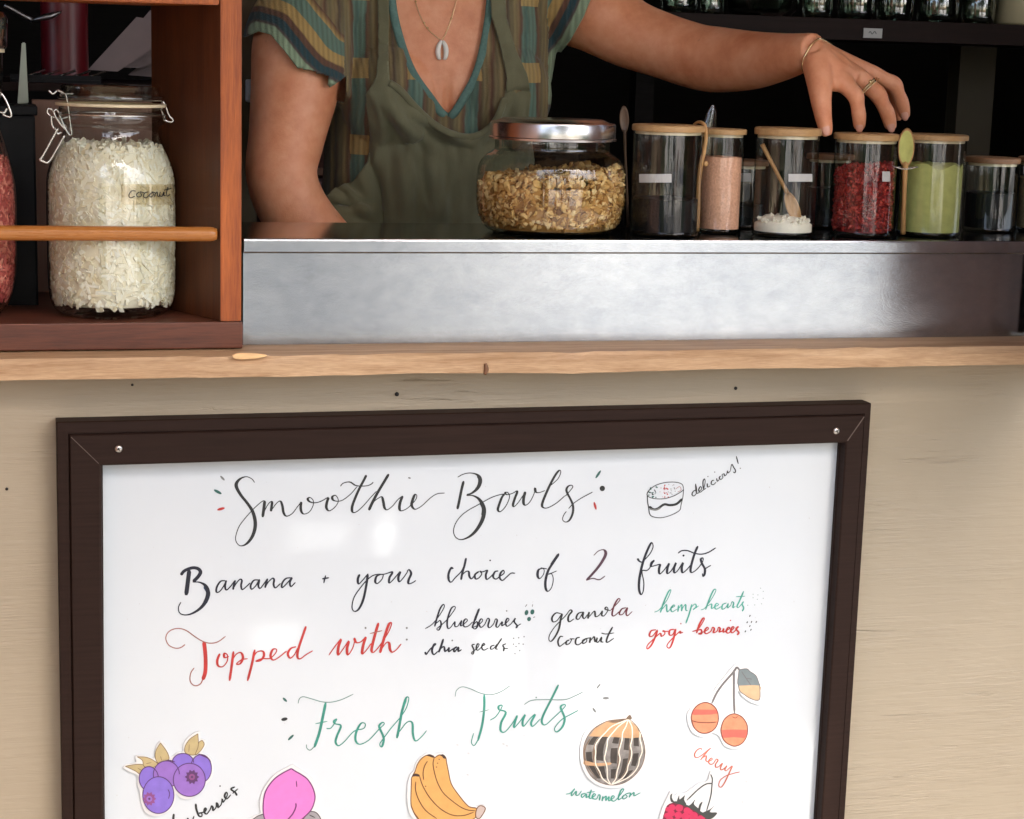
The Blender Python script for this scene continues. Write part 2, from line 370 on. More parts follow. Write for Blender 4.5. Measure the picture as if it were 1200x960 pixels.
# unseen screen, added to darken the left end of the front wall
sc_ = empty('added_shade_screen', (-.62, -.9, 0), 'unseen tall brown board screen, added to shade the left end of the serving front', 'screen')
bm = NM(); box(bm, (-.65, -1.35, .02), (-.62, -.05, 2.4)); build('added_screen_panel', bm, M_shutter, sc_, smooth=False)
bm = NM(); box(bm, (-.675, -1.44, 0), (-.595, -1.36, 2.44), .004); build('post', bm, M_shutter, sc_, smooth=False)  # post of the unseen added shade screen
# trees across the paving
def tree(x, y, hgt, rad, seed, label):
    rnd = random.Random(seed); t = empty('tree', (x, y, 0), label, 'tree', 'trees across the paving, the slim ones added')
    bm = NM(); ctube(bm, [(Vector((x, y, -.05)), .16), (Vector((x+.08, y, hgt*.3)), .13), (Vector((x-.05, y+.1, hgt*.6)), .09), (Vector((x, y, hgt*.85)), .04)], 4, 9)
    for k in range(6):
        a = rnd.uniform(0, 6.28); z = hgt*rnd.uniform(.4, .7)
        ctube(bm, [(Vector((x, y, z)), .06), (Vector((x+math.cos(a)*rad*.5, y+math.sin(a)*rad*.5, z+.5)), .035), (Vector((x+math.cos(a)*rad*.9, y+math.sin(a)*rad*.9, z+.8)), .012)], 3, 6)
    build('trunk', bm, M_bark, t)
    bm = NM(); cl = [Vector((x+rnd.gauss(0, rad*.5), y+rnd.gauss(0, rad*.5), hgt*.68+rnd.gauss(0, hgt*.17))) for _ in range(26)]
    for k in range(2600):
        c = rnd.choice(cl)+Vector((rnd.gauss(0, rad*.2), rnd.gauss(0, rad*.2), rnd.gauss(0, rad*.17)))
        u = Vector((rnd.gauss(0, 1), rnd.gauss(0, 1), rnd.gauss(0, 1))).normalized(); w = u.orthogonal().normalized()
        s = rnd.uniform(.06, .14)
        bm.faces.new([bm.verts.new(c+d) for d in (u*s, w*s*.5, -u*s, -w*s*.5)])
    build('crown', bm, M_leaf, t, smooth=False, recalc=False)
def added_hedge(x0, x1, y, h_, seed, label):  # unseen; added to give the jars dark reflections beside a bright gap
    rnd = random.Random(seed); t = empty('added_hedge', ((x0+x1)/2, y, 0), label, 'added_hedge', 'unseen hedges added for their dark reflections'); bm = NM(); box(bm, (x0, y-.35, .007), (x1, y+.35, h_-.12))
    for k in range(3200):
        c = Vector((rnd.uniform(x0, x1), y+rnd.choice((-1, 1))*rnd.uniform(.25, .55), rnd.uniform(.03, h_))) if rnd.random() < .75 else Vector((rnd.uniform(x0, x1), y+rnd.uniform(-.5, .5), h_+rnd.gauss(-.05, .1)))
        u = Vector((rnd.gauss(0, 1), rnd.gauss(0, 1), rnd.gauss(0, 1))).normalized(); w = u.orthogonal().normalized(); s_ = rnd.uniform(.05, .11)
        bm.faces.new([bm.verts.new(c+d) for d in (u*s_, w*s_*.5, -u*s_, -w*s_*.5)])
    build('foliage', bm, M_leaf, t, smooth=False, recalc=False)
added_hedge(-8, -1.1, -4.9, 2.0, 11, 'unseen clipped hedgerow left of the road gap, added as a dark reflection'); added_hedge(4.3, 10, -4.9, 2.0, 12, 'unseen clipped hedgerow right of the road gap, added as a dark reflection')
tree(-3.2, -9.5, 5.5, 1.7, 1, 'tall loose-crowned tree across the paving at the left end')
tree(1.8, -12.5, 6.5, 2.0, 2, 'tall broad tree across the paving in the middle')
for x, y, sd_, lb in ((-.25, -6.6, 21, 'unseen slim young tree added at the left of the road gap to streak reflections'), (.75, -7.4, 22, 'unseen slim young tree added in the middle of the road gap to streak reflections'), (1.45, -6.4, 23, 'unseen slim young tree added right of the middle in the road gap to streak reflections'), (2.3, -7.2, 24, 'unseen slim young tree added at the right of the road gap to streak reflections')): tree(x, y, 7.0, .8, sd_, lb)  # unseen slim trunks, added to split the bright jar reflections into streaks
tree(7.4, -12, 5.0, 1.6, 3, 'shorter tree across the paving at the right end')

# ================================================================== LEDGE, STEEL COUNTER
bm = NM(); box(bm, (XL+.002, YL0, ZLB), (XR-.002, YL1-.001, ZLT))
bmesh.ops.bisect_plane(bm, geom=bm.verts[:]+bm.edges[:]+bm.faces[:], plane_co=(0, 0, ZLT-.012), plane_no=(0, 0, 1))
for k in range(1, 130):
    bmesh.ops.bisect_plane(bm, geom=bm.verts[:]+bm.edges[:]+bm.faces[:], plane_co=(XL+k*.03, 0, 0), plane_no=(1, 0, 0))
for w in bm.verts:                                           # hand-sawn, slightly wavy edges
    n1 = noise.noise((w.co.x*5, 3, w.co.z*9)); n2 = noise.noise((w.co.x*23, 7, 0))
    if w.co.y < 0: w.co.y += .0012*n1+.0008*n2
    if w.co.z < ZLB+.004 and w.co.y < 0: w.co.z += .0018*n1+.0010*n2
    if w.co.z > ZLT-.002 and w.co.y < 0: w.co.z += -.003+.0014*n2; w.co.y += .007+.004*n2+.003*n1
led = build('wooden_ledge', bm, M_pine, loc=(.6, 0, ZLB), smooth=False)
pts_ = crom([(272,416.5,0),(280,414,0),(300,414.5,0),(313,416.5,0),(304,419.5,0),(290,421,0),(276,420.5,0),(272,416.5,0)], 4)[:-1]
bm = NM(); prism(bm, [at(p_.x, p_.y, YL0-.0012) for p_ in pts_], (0, .004, 0)); build('split_patch', bm, simple('fresh_pine', (.78, .50, .24), .5, 0, .15, 60, .2, (1, 6, 6)), led, smooth=False)
bm = NM(); ctube(bm, [(at(569, 426, YL0-.001), .0016), (at(570, 433, YL0-.001), .003), (at(568, 439, YL0-.0005), .0018)], 4, 8, flat=((0, 1, 0), .4)); build('knot', bm, simple('pine_knot', (.16, .07, .03), .5), led)
tag(led, 'worn pale pine ledge running the full width above the whiteboard', 'ledge')
XU = at(284.5, 392, .0).x                                    # right end of the shelf unit
cnt = empty('steel_counter', (.9, .1, ZLT), 'brushed steel counter with jars on it, behind the pine ledge', 'counter')
zl1 = at(700, 297.5, YC0).z
bm = NM(); box(bm, (XU+.004, YST, ZLT-.02), (XR-.04, YST+.003, zl1+.004)); build('riser', bm, M_steel, cnt, smooth=False)
bm = NM()
prof = [(YC0+.002, zl1), (YC0, zl1+.002), (YC0, ZCT-.003), (YC0+.001, ZCT-.0008), (YC0+.003, ZCT), (YC1, ZCT), (YC1, ZCT-.02), (YC1-.003, ZCT-.02), (YC1-.003, ZCT-.003), (YC0+.004, ZCT-.004), (YC0+.004, zl1)]
prism(bm, [(XU+.004, y, z) for y, z in prof], (XR-.04-XU-.004, 0, 0))
for f in bm.faces:
    if f.calc_area() > .2 and f.calc_center_median().z > ZCT-.001: f.material_index = 1
if True:
    build('counter_top', bm, [M_steel, M_steeltop], cnt, smooth=False)
bm = NM()
for x in (XU+.1, 1.3, XR-.15):
    bm = NM(); box(bm, (x, YST+.02, .021), (x+.04, YC1-.02, ZCT-.021)); build('support_leg', bm, M_grey, cnt, smooth=False)

# ================================================================== SHELF UNIT ON THE LEFT
YU = .0
su = empty('shelf_unit', (at(150, 400, YU).x, YU, ZLT), 'red-stained wooden shelf unit with a dowel rail holding the coconut jar', 'shelf unit')
zb = at(150, 378.5, YU).z
bm = NM(); box(bm, (XL+.04, YU, ZLT+.0005), (XU, YU+.165, zb), .0015); build('bottom_board', bm, M_darkred, su, smooth=False)
a = at(258.5, 200, YU).x; b_ = at(283.3, 200, YU).x; ztop = at(150, 3, YU).z
bm = NM(); zz = 2.0
d = at(178, 150, .15).x
prism(bm, [(a, YU+.002, zb+.0005), (b_, YU+.002, zb+.0005), (b_+.004, YU+.165, zb+.0005), (b_-.02, YU+.165, zb+.0005), (a+.002, YU+.024, zb+.0005)], (0, 0, zz-zb), bev=.0012)
build('side_panel', bm, M_redwood, su, smooth=False)
bm = NM(); prism(bm, [(a+.0005, YU+.0045, zb+.0007), (a+.0015, YU+.0245, zb+.0007), (b_-.021, YU+.1645, zb+.0007), (d+.01, YU+.160, zb+.0007), (d, YU+.150, zb+.0007)], (0, 0, zz-zb-.001)); build('corner_board', bm, M_shaded_corner, su, smooth=False)
bm = NM(); ymid = at(200, 4, YU).z
prism(bm, [(XL+.04, YU+.0008, ymid), (a-.001, YU+.0008, ymid), (d-.002, YU+.149, ymid), (XL+.04, YU+.149, ymid)], (0, 0, .024), bev=.001); build('shelf_board', bm, M_redwood, su, smooth=False)
zr = at(120, 274, YU+.008).z; yr = YU+.008
bm = NM(); xe = at(253, 276, yr).x
tube(bm, [(XL+.04, yr, zr+.001), (0, yr, zr+.0005), (xe-.008, yr, zr), (xe-.003, yr, zr), (xe+.001, yr, zr)], [.0088, .0088, .0088, .0082, .0066], 18); build('dowel_rail', bm, M_dowel, su)

# ================================================================== WHITEBOARD
YB, YF = -.012, -.030
TL, TR = at(66, 495, YF), at(1021.5, 473, YF); L2, R2 = at(73, 960, YF), at(990, 960, YF)
zbot = TL.z-.70
BL = TL+(L2-TL)*((zbot-TL.z)/(L2.z-TL.z)); BR = TR+(R2-TR)*((zbot-TR.z)/(R2.z-TR.z))
iTL, iTR = at(120, 544, YB), at(981.5, 517.5, YB); iL2, iR2 = at(122.5, 960, YB), at(953, 960, YB); zib = zbot+.055
iBL = iTL+(iL2-iTL)*((zib-iTL.z)/(iL2.z-iTL.z)); iBR = iTR+(iR2-iTR)*((zib-iTR.z)/(iR2.z-iTR.z))
wb = empty('whiteboard', (TL+BR)/2, 'brown framed whiteboard with a handwritten smoothie bowl menu, under the ledge', 'whiteboard')
fr = [(0, -.001), (0, -.0275), (.02, -.030), (.25, -.0305), (.262, -.028), (.275, -.0305), (.30, -.033), (.90, -.0335), (.95, -.032), (.97, -.020), (1.0, -.019), (1.0, -.0125)]
O = [TL, TR, BR, BL]; I = [iTL, iTR, iBR, iBL]
bm = NM()
for s in range(4):
    e = (s+1) % 4; rows = []
    for u, y in fr:
        r = []
        for c in (s, e):
            p = O[c].lerp(I[c], u); r.append(bm.verts.new((p.x, y, p.z)))
        rows.append(r)
    for A, B in zip(rows, rows[1:]): bm.faces.new((A[0], A[1], B[1], B[0]))
frame = build('frame', bm, M_frame, wb, smooth=False)
M_worn = simple('worn_edge', (.11, .075, .06), .5)
for s in (0, 1):                                             # pale worn mitre joints
    bm = NM()
    p0 = O[s].lerp(I[s], .31); p1 = O[s].lerp(I[s], .9); n_ = Vector((0, 1, 0)).cross(p1-p0).normalized()*(.0004 if s == 0 else .0007)
    bm.faces.new([bm.verts.new(Vector((p.x, -.0341, p.z))+k) for p, k in ((p0, n_), (p1, n_), (p1, -n_), (p0, -n_))])
    build('mitre_wear', bm, M_worn, frame, smooth=False)
for px, py in ((139, 526), (980, 505)):
    p = at(px, py, -.0332); bm = NM(); lathe(bm, (0, 0), [(0, .0025), (.0018, .0022), (.0042, .0012), (.0046, 0), (0, -.002)], 16)
    M4 = Matrix.Translation(p) @ Matrix.Rotation(R(90), 4, 'X'); bmesh.ops.transform(bm, matrix=M4, verts=bm.verts)
    sc = build('screw', bm, M_screw, frame)
    bm = NM()
    for ang in (.4, 1.97):
        dx = Vector((math.cos(ang), 0, math.sin(ang)))*.0025; dn = Vector((-math.sin(ang), 0, math.cos(ang)))*.0006
        c0 = p+Vector((0, -.0027-.0001*ang, 0)); bm.faces.new([bm.verts.new(c0+k) for k in (dx+dn, -dx+dn, -dx-dn, dx-dn)])
    build('screw_slot', bm, M_dark, frame, smooth=False)
bm = NM()
e_ = .004; prism(bm, [(iTL.x-e_, YB, iTL.z+e_), (iTR.x+e_, YB, iTR.z+e_), (iBR.x+e_, YB, iBR.z-e_), (iBL.x-e_, YB, iBL.z-e_)], (0, .009, 0)); panel = build('board_panel', bm, M_white, wb, smooth=False)

# ------------------------------------------------------------------ handwriting: pen strokes lying on the board, thick on the down stroke
_lay = [0]
class Pen:
    def __init__(s, Y): s.bm = NM(); s.Y = Y; s.base = .0003
    def stroke(s, crop, pts, thin=.9, thick=2.4, mi=0, k=5, taper=True):
        ox, oy, sc = crop
        P = crom([(ox+p[0]/sc, oy+p[1]/sc, 0) for p in pts], k); n = len(P); ws = []
        for i in range(n):
            d = P[min(i+1, n-1)]-P[max(i-1, 0)]; L = d.length or 1
            dn = max(0, d.y/L); ws.append(1.15*(thin+(thick-thin)*dn**1.5))
        for _ in range(3): ws = [(ws[max(i-1, 0)]+2*ws[i]+ws[min(i+1, n-1)])/4 for i in range(n)]
        _lay[0] += 1; row = []
        for i in range(n):
            d = P[min(i+1, n-1)]-P[max(i-1, 0)]; L = d.length or 1; nn = Vector((-d.y/L, d.x/L, 0)); w = ws[i]/2
            if taper and i in (0, n-1): w *= .55
            y = s.Y-s.base-(_lay[0] % 40)*4e-6-i*1.2e-6
            row.append([s.bm.verts.new(at((P[i]+nn*w).x, (P[i]+nn*w).y, y)), s.bm.verts.new(at((P[i]-nn*w).x, (P[i]-nn*w).y, y))])
        for A, B in zip(row, row[1:]):
            s.bm.faces.new((A[0], A[1], B[1], B[0])).material_index = mi
    def many(s, crop, L, **kw):
        for p in L: s.stroke(crop, p, **kw)
    def dots(s, crop, pts, r=1.0, mi=0):
        ox, oy, sc = crop
        for p in pts: s.blob(ox+p[0]/sc, oy+p[1]/sc, p[2] if len(p) > 2 else r, (p[3] if len(p) > 3 else (p[2] if len(p) > 2 else r)), 0, mi)
    def blob(s, cx, cy, rx, ry, ang=0, mi=0, n=12):
        _lay[0] += 1; y = s.Y-s.base-(_lay[0] % 40)*4e-6; vs = []
        for i in range(n):
            a = 2*math.pi*i/n; x, z = rx*math.cos(a), ry*math.sin(a)
            vs.append(s.bm.verts.new(at(cx+x*math.cos(ang)-z*math.sin(ang), cy+x*math.sin(ang)+z*math.cos(ang), y)))
        s.bm.faces.new(vs).material_index = mi
    def dash(s, crop, a, b, w=2.6, mi=0):
        ox, oy, sc = crop; P, Q = Vector((ox+a[0]/sc, oy+a[1]/sc)), Vector((ox+b[0]/sc, oy+b[1]/sc)); d = Q-P; c = (P+Q)/2
        s.blob(c.x, c.y, d.length/2, w/2, math.atan2(d.y, d.x), mi)
    def done(s, name, mats, parent=panel, label=None):
        o = build(name, s.bm, mats, parent, smooth=False, recalc=False)
        if label: o['label'] = label
        return o
A_ = (240, 540, 8); B_ = (380, 540, 8); C_ = (520, 540, 8); D_ = (630, 540, 12); E_ = (745, 530, 8.57)
F_ = (200, 640, 8); G_ = (360, 640, 8); H_ = (510, 630, 8); I_ = (620, 630, 5.217); J_ = (735, 625, 10)
K_ = (185, 710, 7.5); L_ = (330, 710, 7.5); M_ = (490, 695, 8); N_ = (630, 690, 9.23); O_ = (750, 680, 8)
P_ = (320, 800, 6.316); Q_ = (520, 780, 6); R_ = (655, 790, 5.647); S_ = (760, 860, 9.6); U_ = (140, 850, 8)
p = Pen(YB)
p.stroke(A_, [(468,205),(440,170),(390,150),(335,168),(298,210),(300,255),(340,325),(400,400),(448,475),(472,565),(468,645),(440,720),(390,780),(335,798),(297,765),(290,710),(320,620),(370,550),(430,480),(490,420),(540,380),(562,375)], thick=3.7)
p.stroke(A_, [(562,375),(555,440),(542,530)], thick=3); p.stroke(A_, [(545,510),(575,440),(605,395),(630,385),(626,430),(620,476)], thick=2.6)
p.stroke(A_, [(622,470),(645,435),(680,392),(710,380),(728,425),(738,485),(765,520),(820,495),(870,430),(905,385)], thick=2.7)
p.stroke(A_, [(905,385),(899,430),(905,475),(930,500),(980,480),(1015,420),(1015,370),(985,345),(965,360),(985,385),(1030,395),(1090,380),(1160,340)], thick=2.7)
p.stroke(B_, [(42,345),(25,390),(20,440),(45,470),(90,445),(125,400),(130,360),(105,325),(75,340),(85,370),(130,380),(180,365),(250,310),(310,240)], thick=2.8)
p.stroke(B_, [(395,135),(370,185),(330,260),(290,350),(262,430),(265,480),(300,480),(360,430),(430,350),(490,285)], thick=2.8)
p.stroke(B_, [(605,125),(560,200),(500,300),(450,395),(418,465)], thick=3.2)
p.stroke(B_, [(440,415),(475,375),(510,350),(540,340),(555,390),(565,440),(590,460),(640,425),(690,365),(735,330)], thick=2.8)
p.stroke(B_, [(735,330),(712,390),(705,445),(722,470),(780,445),(850,375),(868,330),(850,318),(828,370),(820,420),(848,455),(890,440),(930,410),(1000,345),(1060,310),(1130,303)], thick=2.9)
p.stroke(B_, [(150,240),(180,210),(240,200),(290,230),(340,238),(400,235),(440,220),(460,200)], thin=1.0)
p.dash(B_, (785,160), (812,164), 1.4)
p.stroke(C_, [(187,190),(165,280),(145,380),(128,455)], thick=2.8)
p.stroke(C_, [(130,155),(180,128),(240,115),(300,125),(335,155),(340,205),(315,260),(265,303),(220,322),(275,328),(325,355),(362,405),(378,460),(370,530),(340,600),(290,670),(230,718),(160,740),(110,715),(92,660),(110,590),(160,520),(230,465),(310,420),(390,375),(460,340),(530,318),(570,312)], thick=4.2)
p.stroke(C_, [(318,140),(342,185),(325,240),(300,270)], thick=3.4); p.stroke(C_, [(345,390),(372,450),(366,520)], thick=3.6)
p.stroke(C_, [(570,312),(545,345),(517,420),(508,462),(530,478),(572,440),(605,380),(617,330),(600,298),(575,300),(592,318),(640,308),(690,285),(668,350),(650,410),(660,430),(700,390),(768,290)], thick=2.6)
p.stroke(C_, [(765,290),(750,350),(750,405),(775,415),(815,375),(850,300),(855,255),(862,290),(890,300),(950,280)], thick=2.9)
p.stroke(C_, [(1000,235),(1070,170),(1097,110),(1085,90),(1050,130),(1000,220),(950,330),(922,410),(935,440),(980,440),(1060,395),(1140,325)], thick=2.7)
p.stroke(D_, [(390,500),(450,430),(495,370),(475,345),(430,360),(405,410),(425,470),(465,545),(495,620),(500,700),(480,780),(440,845),(390,862),(352,830),(365,770),(405,710)], thick=2.4)
p.stroke(D_, [(435,675),(500,605),(600,535),(700,480),(775,440)], thin=.9)
p.dash(A_, (145,142), (186,185), 2.6, 1); p.dash(A_, (85,272), (158,312), 3.4, 2); p.dash(A_, (188,442), (115,462), 3.2, 3)
p.dash(D_, (890,135), (815,248), 2.8, 2); p.dots(D_, [(910,390)], 3.2, 0); p.dash(D_, (793,578), (824,690), 2.8, 3)
p.done('title_lettering', [I_blk, I_gry, I_dteal, I_red], label='black lettering reading Smoothie Bowls')
p = Pen(YB); k2 = dict(thin=.75, thick=1.0)
p.stroke(E_, [(482,372),(462,320),(380,300),(270,310),(180,345),(122,400),(120,440),(180,465),(280,468),(380,440),(460,395),(482,372)], **k2)
p.stroke(E_, [(116,425),(120,500),(130,560),(145,630),(200,655),(270,657),(360,630),(440,585),(455,530),(472,460),(482,372)], **k2)
p.stroke(E_, [(135,545),(180,575),(225,565),(285,525),(345,532),(410,520),(468,468)], thin=2.4, thick=2.6); p.stroke(E_, [(140,570),(200,580),(250,560)], thin=1.6, thick=1.6, mi=1)
rr = random.Random(3)
for i in range(24): p.dots(E_, [(rr.uniform(128, 215), rr.uniform(345, 455))], rr.uniform(.45, .95), rr.choice([2, 2, 0]))
for i in range(20): p.dots(E_, [(295+rr.gauss(0, 18), rr.uniform(318, 455))], rr.uniform(.4, .9), 3)
for i in range(14): p.dots(E_, [(rr.uniform(320, 400), rr.uniform(325, 425))], .5, rr.choice([0, 1]))
p.stroke(E_, [(400,370),(440,345),(455,380),(420,400)], thin=.5, thick=.6, mi=4)
p.done('bowl_drawing', [I_blk, I_gry, I_dteal, I_red, I_redg], label='small ink drawing of a topped bowl')
p = Pen(YB); k3 = dict(thin=.85, thick=1.35, k=4)
p.many(E_, [[(612,378),(580,392),(565,425),(585,440),(607,415),(612,370),(602,315)],[(602,318),(604,370),(612,412),(640,405)],[(636,395),(662,368),(650,345),(632,380),(648,402),(682,375)],[(680,385),(697,300),(690,268),(675,300),(682,370),(706,362)],[(718,312),(722,350),(748,338)],[(788,282),(766,288),(758,318),(782,326),(808,300)],[(812,262),(820,292),(842,270)],[(852,238),(838,258),(855,274),(876,252),(866,228),(888,214)],[(888,214),(893,238),(912,222),(922,186),(926,210),(950,190)],[(950,190),(964,122),(982,150),(1002,185),(994,208),(978,196)],[(1010,40),(1030,118)]], **k3)
p.dots(E_, [(725,245),(793,200),(1050,162)], .8, 1)
p.done('note_lettering', [I_blk, I_gry], label='small slanted lettering reading delicious!')
p = Pen(YB)
p.stroke(F_, [(175,225),(162,330),(145,462)], thin=4.2, thick=4.4)
p.stroke(F_, [(95,272),(130,232),(200,205),(255,212),(280,245),(255,290),(210,335)], thin=3.2, thick=3.8)
p.stroke(F_, [(205,338),(270,340),(325,370),(350,430),(340,490),(305,555),(250,605),(180,640),(120,645),(80,620),(75,570),(97,525)], thin=1.1, thick=4.4)
p.stroke(F_, [(318,375),(350,430),(345,480),(318,540)], thin=3.2, thick=4.4, mi=1)
k4 = dict(thin=1.25, thick=2.1)
p.many(F_, [[(515,325),(470,330),(435,380),(428,430),(460,425),(500,370),(520,325),(510,375),(522,412),(560,380),(605,320)],[(605,320),(592,370),(585,410)],[(588,395),(615,350),(650,312),(668,325),(660,370),(672,408),(715,375),(745,345)],[(825,318),(780,322),(750,370),(760,405),(800,370),(832,315),(822,370),(838,397),(870,360),(908,305)],[(908,305),(895,350),(885,392)],[(890,380),(915,338),(955,302),(970,318),(965,360),(982,392),(1030,350)],[(1132,297),(1080,305),(1045,350),(1045,390),(1090,350),(1138,295),(1118,340),(1128,380),(1170,340)]], **k4)
p.stroke(G_, [(140,308),(205,297)], thin=1.6, thick=1.7); p.stroke(G_, [(173,275),(155,348)], thin=1.4, thick=1.5)
k4 = dict(thin=1.15, thick=2.5)
p.many(G_, [[(492,265),(475,310),(482,355),(520,320),(572,258)],[(568,262),(560,330),(545,420),(520,520),(480,595),(440,612),(420,570),(440,480),(500,390),(560,320),(620,275),(690,262)],[(690,265),(650,285),(638,335),(660,350),(700,312),(712,268),(685,268),(730,262),(800,243),(772,295),(768,345),(800,322),(872,240),(855,290),(862,335),(900,300),(945,235)],[(935,238),(955,222),(975,258),(952,315),(950,352),(985,345),(1020,322)]], **k4)
p.stroke(G_, [(556,345),(538,450),(505,548)], thin=1.2, thick=1.6)
k4 = dict(thin=1.2, thick=2.3)
p.many(H_, [[(172,292),(150,283),(125,345),(128,398),(150,418),(190,375),(250,310),(283,225)],[(290,192),(275,260),(255,330),(242,398)],[(250,352),(290,318),(315,322),(320,362),(340,387),(372,352)],[(410,318),(372,350),(380,388),(410,378),(437,340),(418,316),(445,322),(492,303)],[(492,303),(475,350),(482,392),(512,375),(548,338)],[(592,313),(560,322),(543,368),(570,390),(605,365),(645,335),(640,308),(615,330),(604,375),(630,402),(670,370),(710,335),(750,335)]], **k4)
p.dots(H_, [(515,215)], 1.0); p.stroke(H_, [(170,288),(140,300),(124,350),(128,390)], thin=1.2, thick=2.4)
p.stroke(H_, [(1005,288),(968,305),(960,358),(980,385),(1015,345),(1020,300),(990,285),(1050,295)], thick=2.8)
p.stroke(H_, [(1160,150),(1110,230),(1060,310),(1035,400),(1035,470),(1055,505),(1090,470),(1107,395),(1092,342),(1060,345),(1100,330),(1140,313)], thick=2.7); p.stroke(H_, [(1158,155),(1120,210),(1085,262)], thin=2.6, thick=3)
p.stroke(I_, [(395,110),(425,82),(458,76),(468,105),(435,165),(390,220),(350,262)], thick=3.3, mi=2); p.stroke(I_, [(350,262),(390,250),(430,258),(465,235)], thin=1.1, mi=2)
p.many(J_, [[(120,295),(140,325),(172,337),(215,300),(270,235),(303,160),(288,110),(255,160),(205,280),(165,420),(140,560),(140,660),(162,718),(187,680),(195,580),(175,470),(182,435),(230,437),(268,400),(278,345),(315,318),(290,350),(278,388),(330,378),(390,360)],[(390,360),(373,420),(380,476),(425,440),(492,350)],[(492,350),(472,410),(470,472),(515,440),(572,345),(550,405),(552,462),(590,440),(652,345),(640,400),(647,462),(695,430),(750,365)],[(828,150),(790,240),(757,350),(742,435),(760,460),(815,425),(865,365),(890,320)],[(890,320),(888,290),(862,305),(880,360),(910,420),(907,480),(887,505),(882,470)]], thin=1.1, thick=2.5)
p.stroke(J_, [(900,425),(940,400),(982,375)], thin=1.1); p.stroke(J_, [(595,235),(640,205),(710,205),(790,235),(870,245),(950,225),(1040,170)], thin=1.25, thick=1.5); p.dots(J_, [(660,262)], 1.25)
p.done('offer_lettering', [I_navy, I_blue, I_plum], label='navy lettering reading Banana + your choice of 2 fruits')
p = Pen(YB)
p.stroke(K_, [(240,340),(200,368),(150,372),(95,345),(70,290),(85,240),(130,208),(190,200),(250,218),(310,260),(370,300),(430,325),(490,328),(540,310),(595,268)], thin=1.05, thick=1.2, mi=1)
p.stroke(K_, [(405,315),(415,400),(420,500),(415,590),(395,650)], thin=2.0, thick=4.0); p.stroke(K_, [(398,640),(375,685),(335,703),(300,688),(282,650),(290,590),(320,545)], thin=1.1, thick=1.3, mi=1)
k4 = dict(thin=1.2, thick=2.6)
p.many(K_, [[(545,420),(522,480),(530,528),(570,535),(608,490),(612,435),(585,418),(585,455),(625,445)],[(665,400),(650,520),(630,660)],[(655,475),(690,425),(730,412),(748,455),(725,508),(690,512),(735,475),(790,465)],[(852,385),(825,520),(788,660)],[(830,470),(870,408),(922,400),(932,440),(900,482),(860,487),(915,465),(985,462),(1035,415),(1042,383),(1010,385),(990,440),(1012,477),(1060,455),(1130,400)]], **k4)
p.many(L_, [[(0,435),(45,398)],[(128,360),(82,375),(55,420),(75,460),(112,430),(142,368)],[(215,180),(180,280),(145,390),(140,452),(165,466),(215,430),(275,395)]], **k4)
p.many(L_, [[(415,435),(460,370),(522,293),(500,360),(497,432),(535,388),(590,310),(575,375),(582,432),(620,382),(640,320),(638,285),(655,322),(695,318),(742,272)],[(742,272),(718,345),(708,422),(745,390),(790,328)],[(852,150),(825,240),(797,350),(792,400),(815,405),(870,340),(940,230),(967,155),(945,160),(915,240),(885,340),(865,415)],[(875,385),(920,325),(945,328),(952,380),(972,408),(1010,385),(1052,335)]], thin=1.15, thick=2.9)
p.stroke(L_, [(775,245),(885,218)], thin=1.1, mi=1); p.dots(L_, [(738,195),(1100,195),(1100,297)], 1.2, 2)
p.done('topping_lettering', [I_red, I_redg, I_gry], label='red lettering reading Topped with')
p = Pen(YB); k5 = dict(thin=1.0, thick=1.9, k=4)
p.many(M_, [[(65,335),(130,295),(200,210),(245,130),(235,108),(205,150),(175,240),(155,315)],[(165,290),(205,258),(215,300),(195,347),(176,335),(230,290),(282,240)],[(282,240),(345,150),(340,126),(308,150),(275,250),(276,325),(302,325),(345,265)],[(345,265),(345,312),(372,310),(407,258),(398,308),(430,290),(462,258),(445,243),(425,275),(432,316),(470,310),(512,270)],[(575,145),(545,210),(515,300),(508,330)],[(518,300),(550,268),(557,310),(535,337),(515,325),(568,298),(605,260),(590,243),(570,280),(587,322),(622,298),(650,240),(668,252),(655,308),(672,325),(708,288),(725,245),(742,256),(730,308),(748,320),(788,268),(785,307),(820,285),(852,252),(836,238),(820,275),(832,312),(870,290),(912,235),(900,268),(930,310),(914,330)]], **k5)
p.stroke(M_, [(915,318),(965,288)], thin=1); p.stroke(M_, [(572,150),(550,205),(530,262)], thin=1.6, thick=2.4)
p.dots(M_, [(830,168)], .9, 2)
for cx, cy, rx, ry in ((1016, 184, 2.2, 3.2), (1071, 178, 2.4, 3.1), (1040, 244, 2.3, 2.6)): p.blob(490+cx/8, 695+cy/8, rx, ry, .25, 1)
p.dash(M_, (1003,132), (1022,104), 1.0, 2); p.dash(M_, (1069,132), (1075,104), 1.0, 2); p.dash(M_, (1078,232), (1097,222), 1.2, 2)
p.many(M_, [[(65,552),(77,575),(112,528),(165,482),(150,482),(130,538),(147,577),(188,545)],[(237,430),(215,500),(192,558)],[(200,530),(242,503),(252,548),(285,520)],[(290,508),(287,550),(330,520)],[(365,503),(335,525),(342,552),(378,508),(376,547),(408,530)]], thin=1.3, thick=2.3, k=4); p.dots(M_, [(320,445)], 1, 2)
p.done('blueberry_lettering', [I_navy, I_dteal, I_gry], label='dark lettering reading blueberries and chia')
p = Pen(YB)
p.many(M_, [[(532,480),(505,490),(522,530),(515,572),(500,560),(550,522),(572,485),(556,478),(545,520),(562,537),(602,498),(626,484),(612,474),(596,510),(616,536),(660,515)],[(717,488),(685,500),(680,526),(708,520),(740,478)],[(785,425),(748,480),(727,522),(750,526)],[(826,475),(795,490),(806,515),(800,547)],[(795,522),(845,519)]], thin=.95, thick=1.7, k=4)
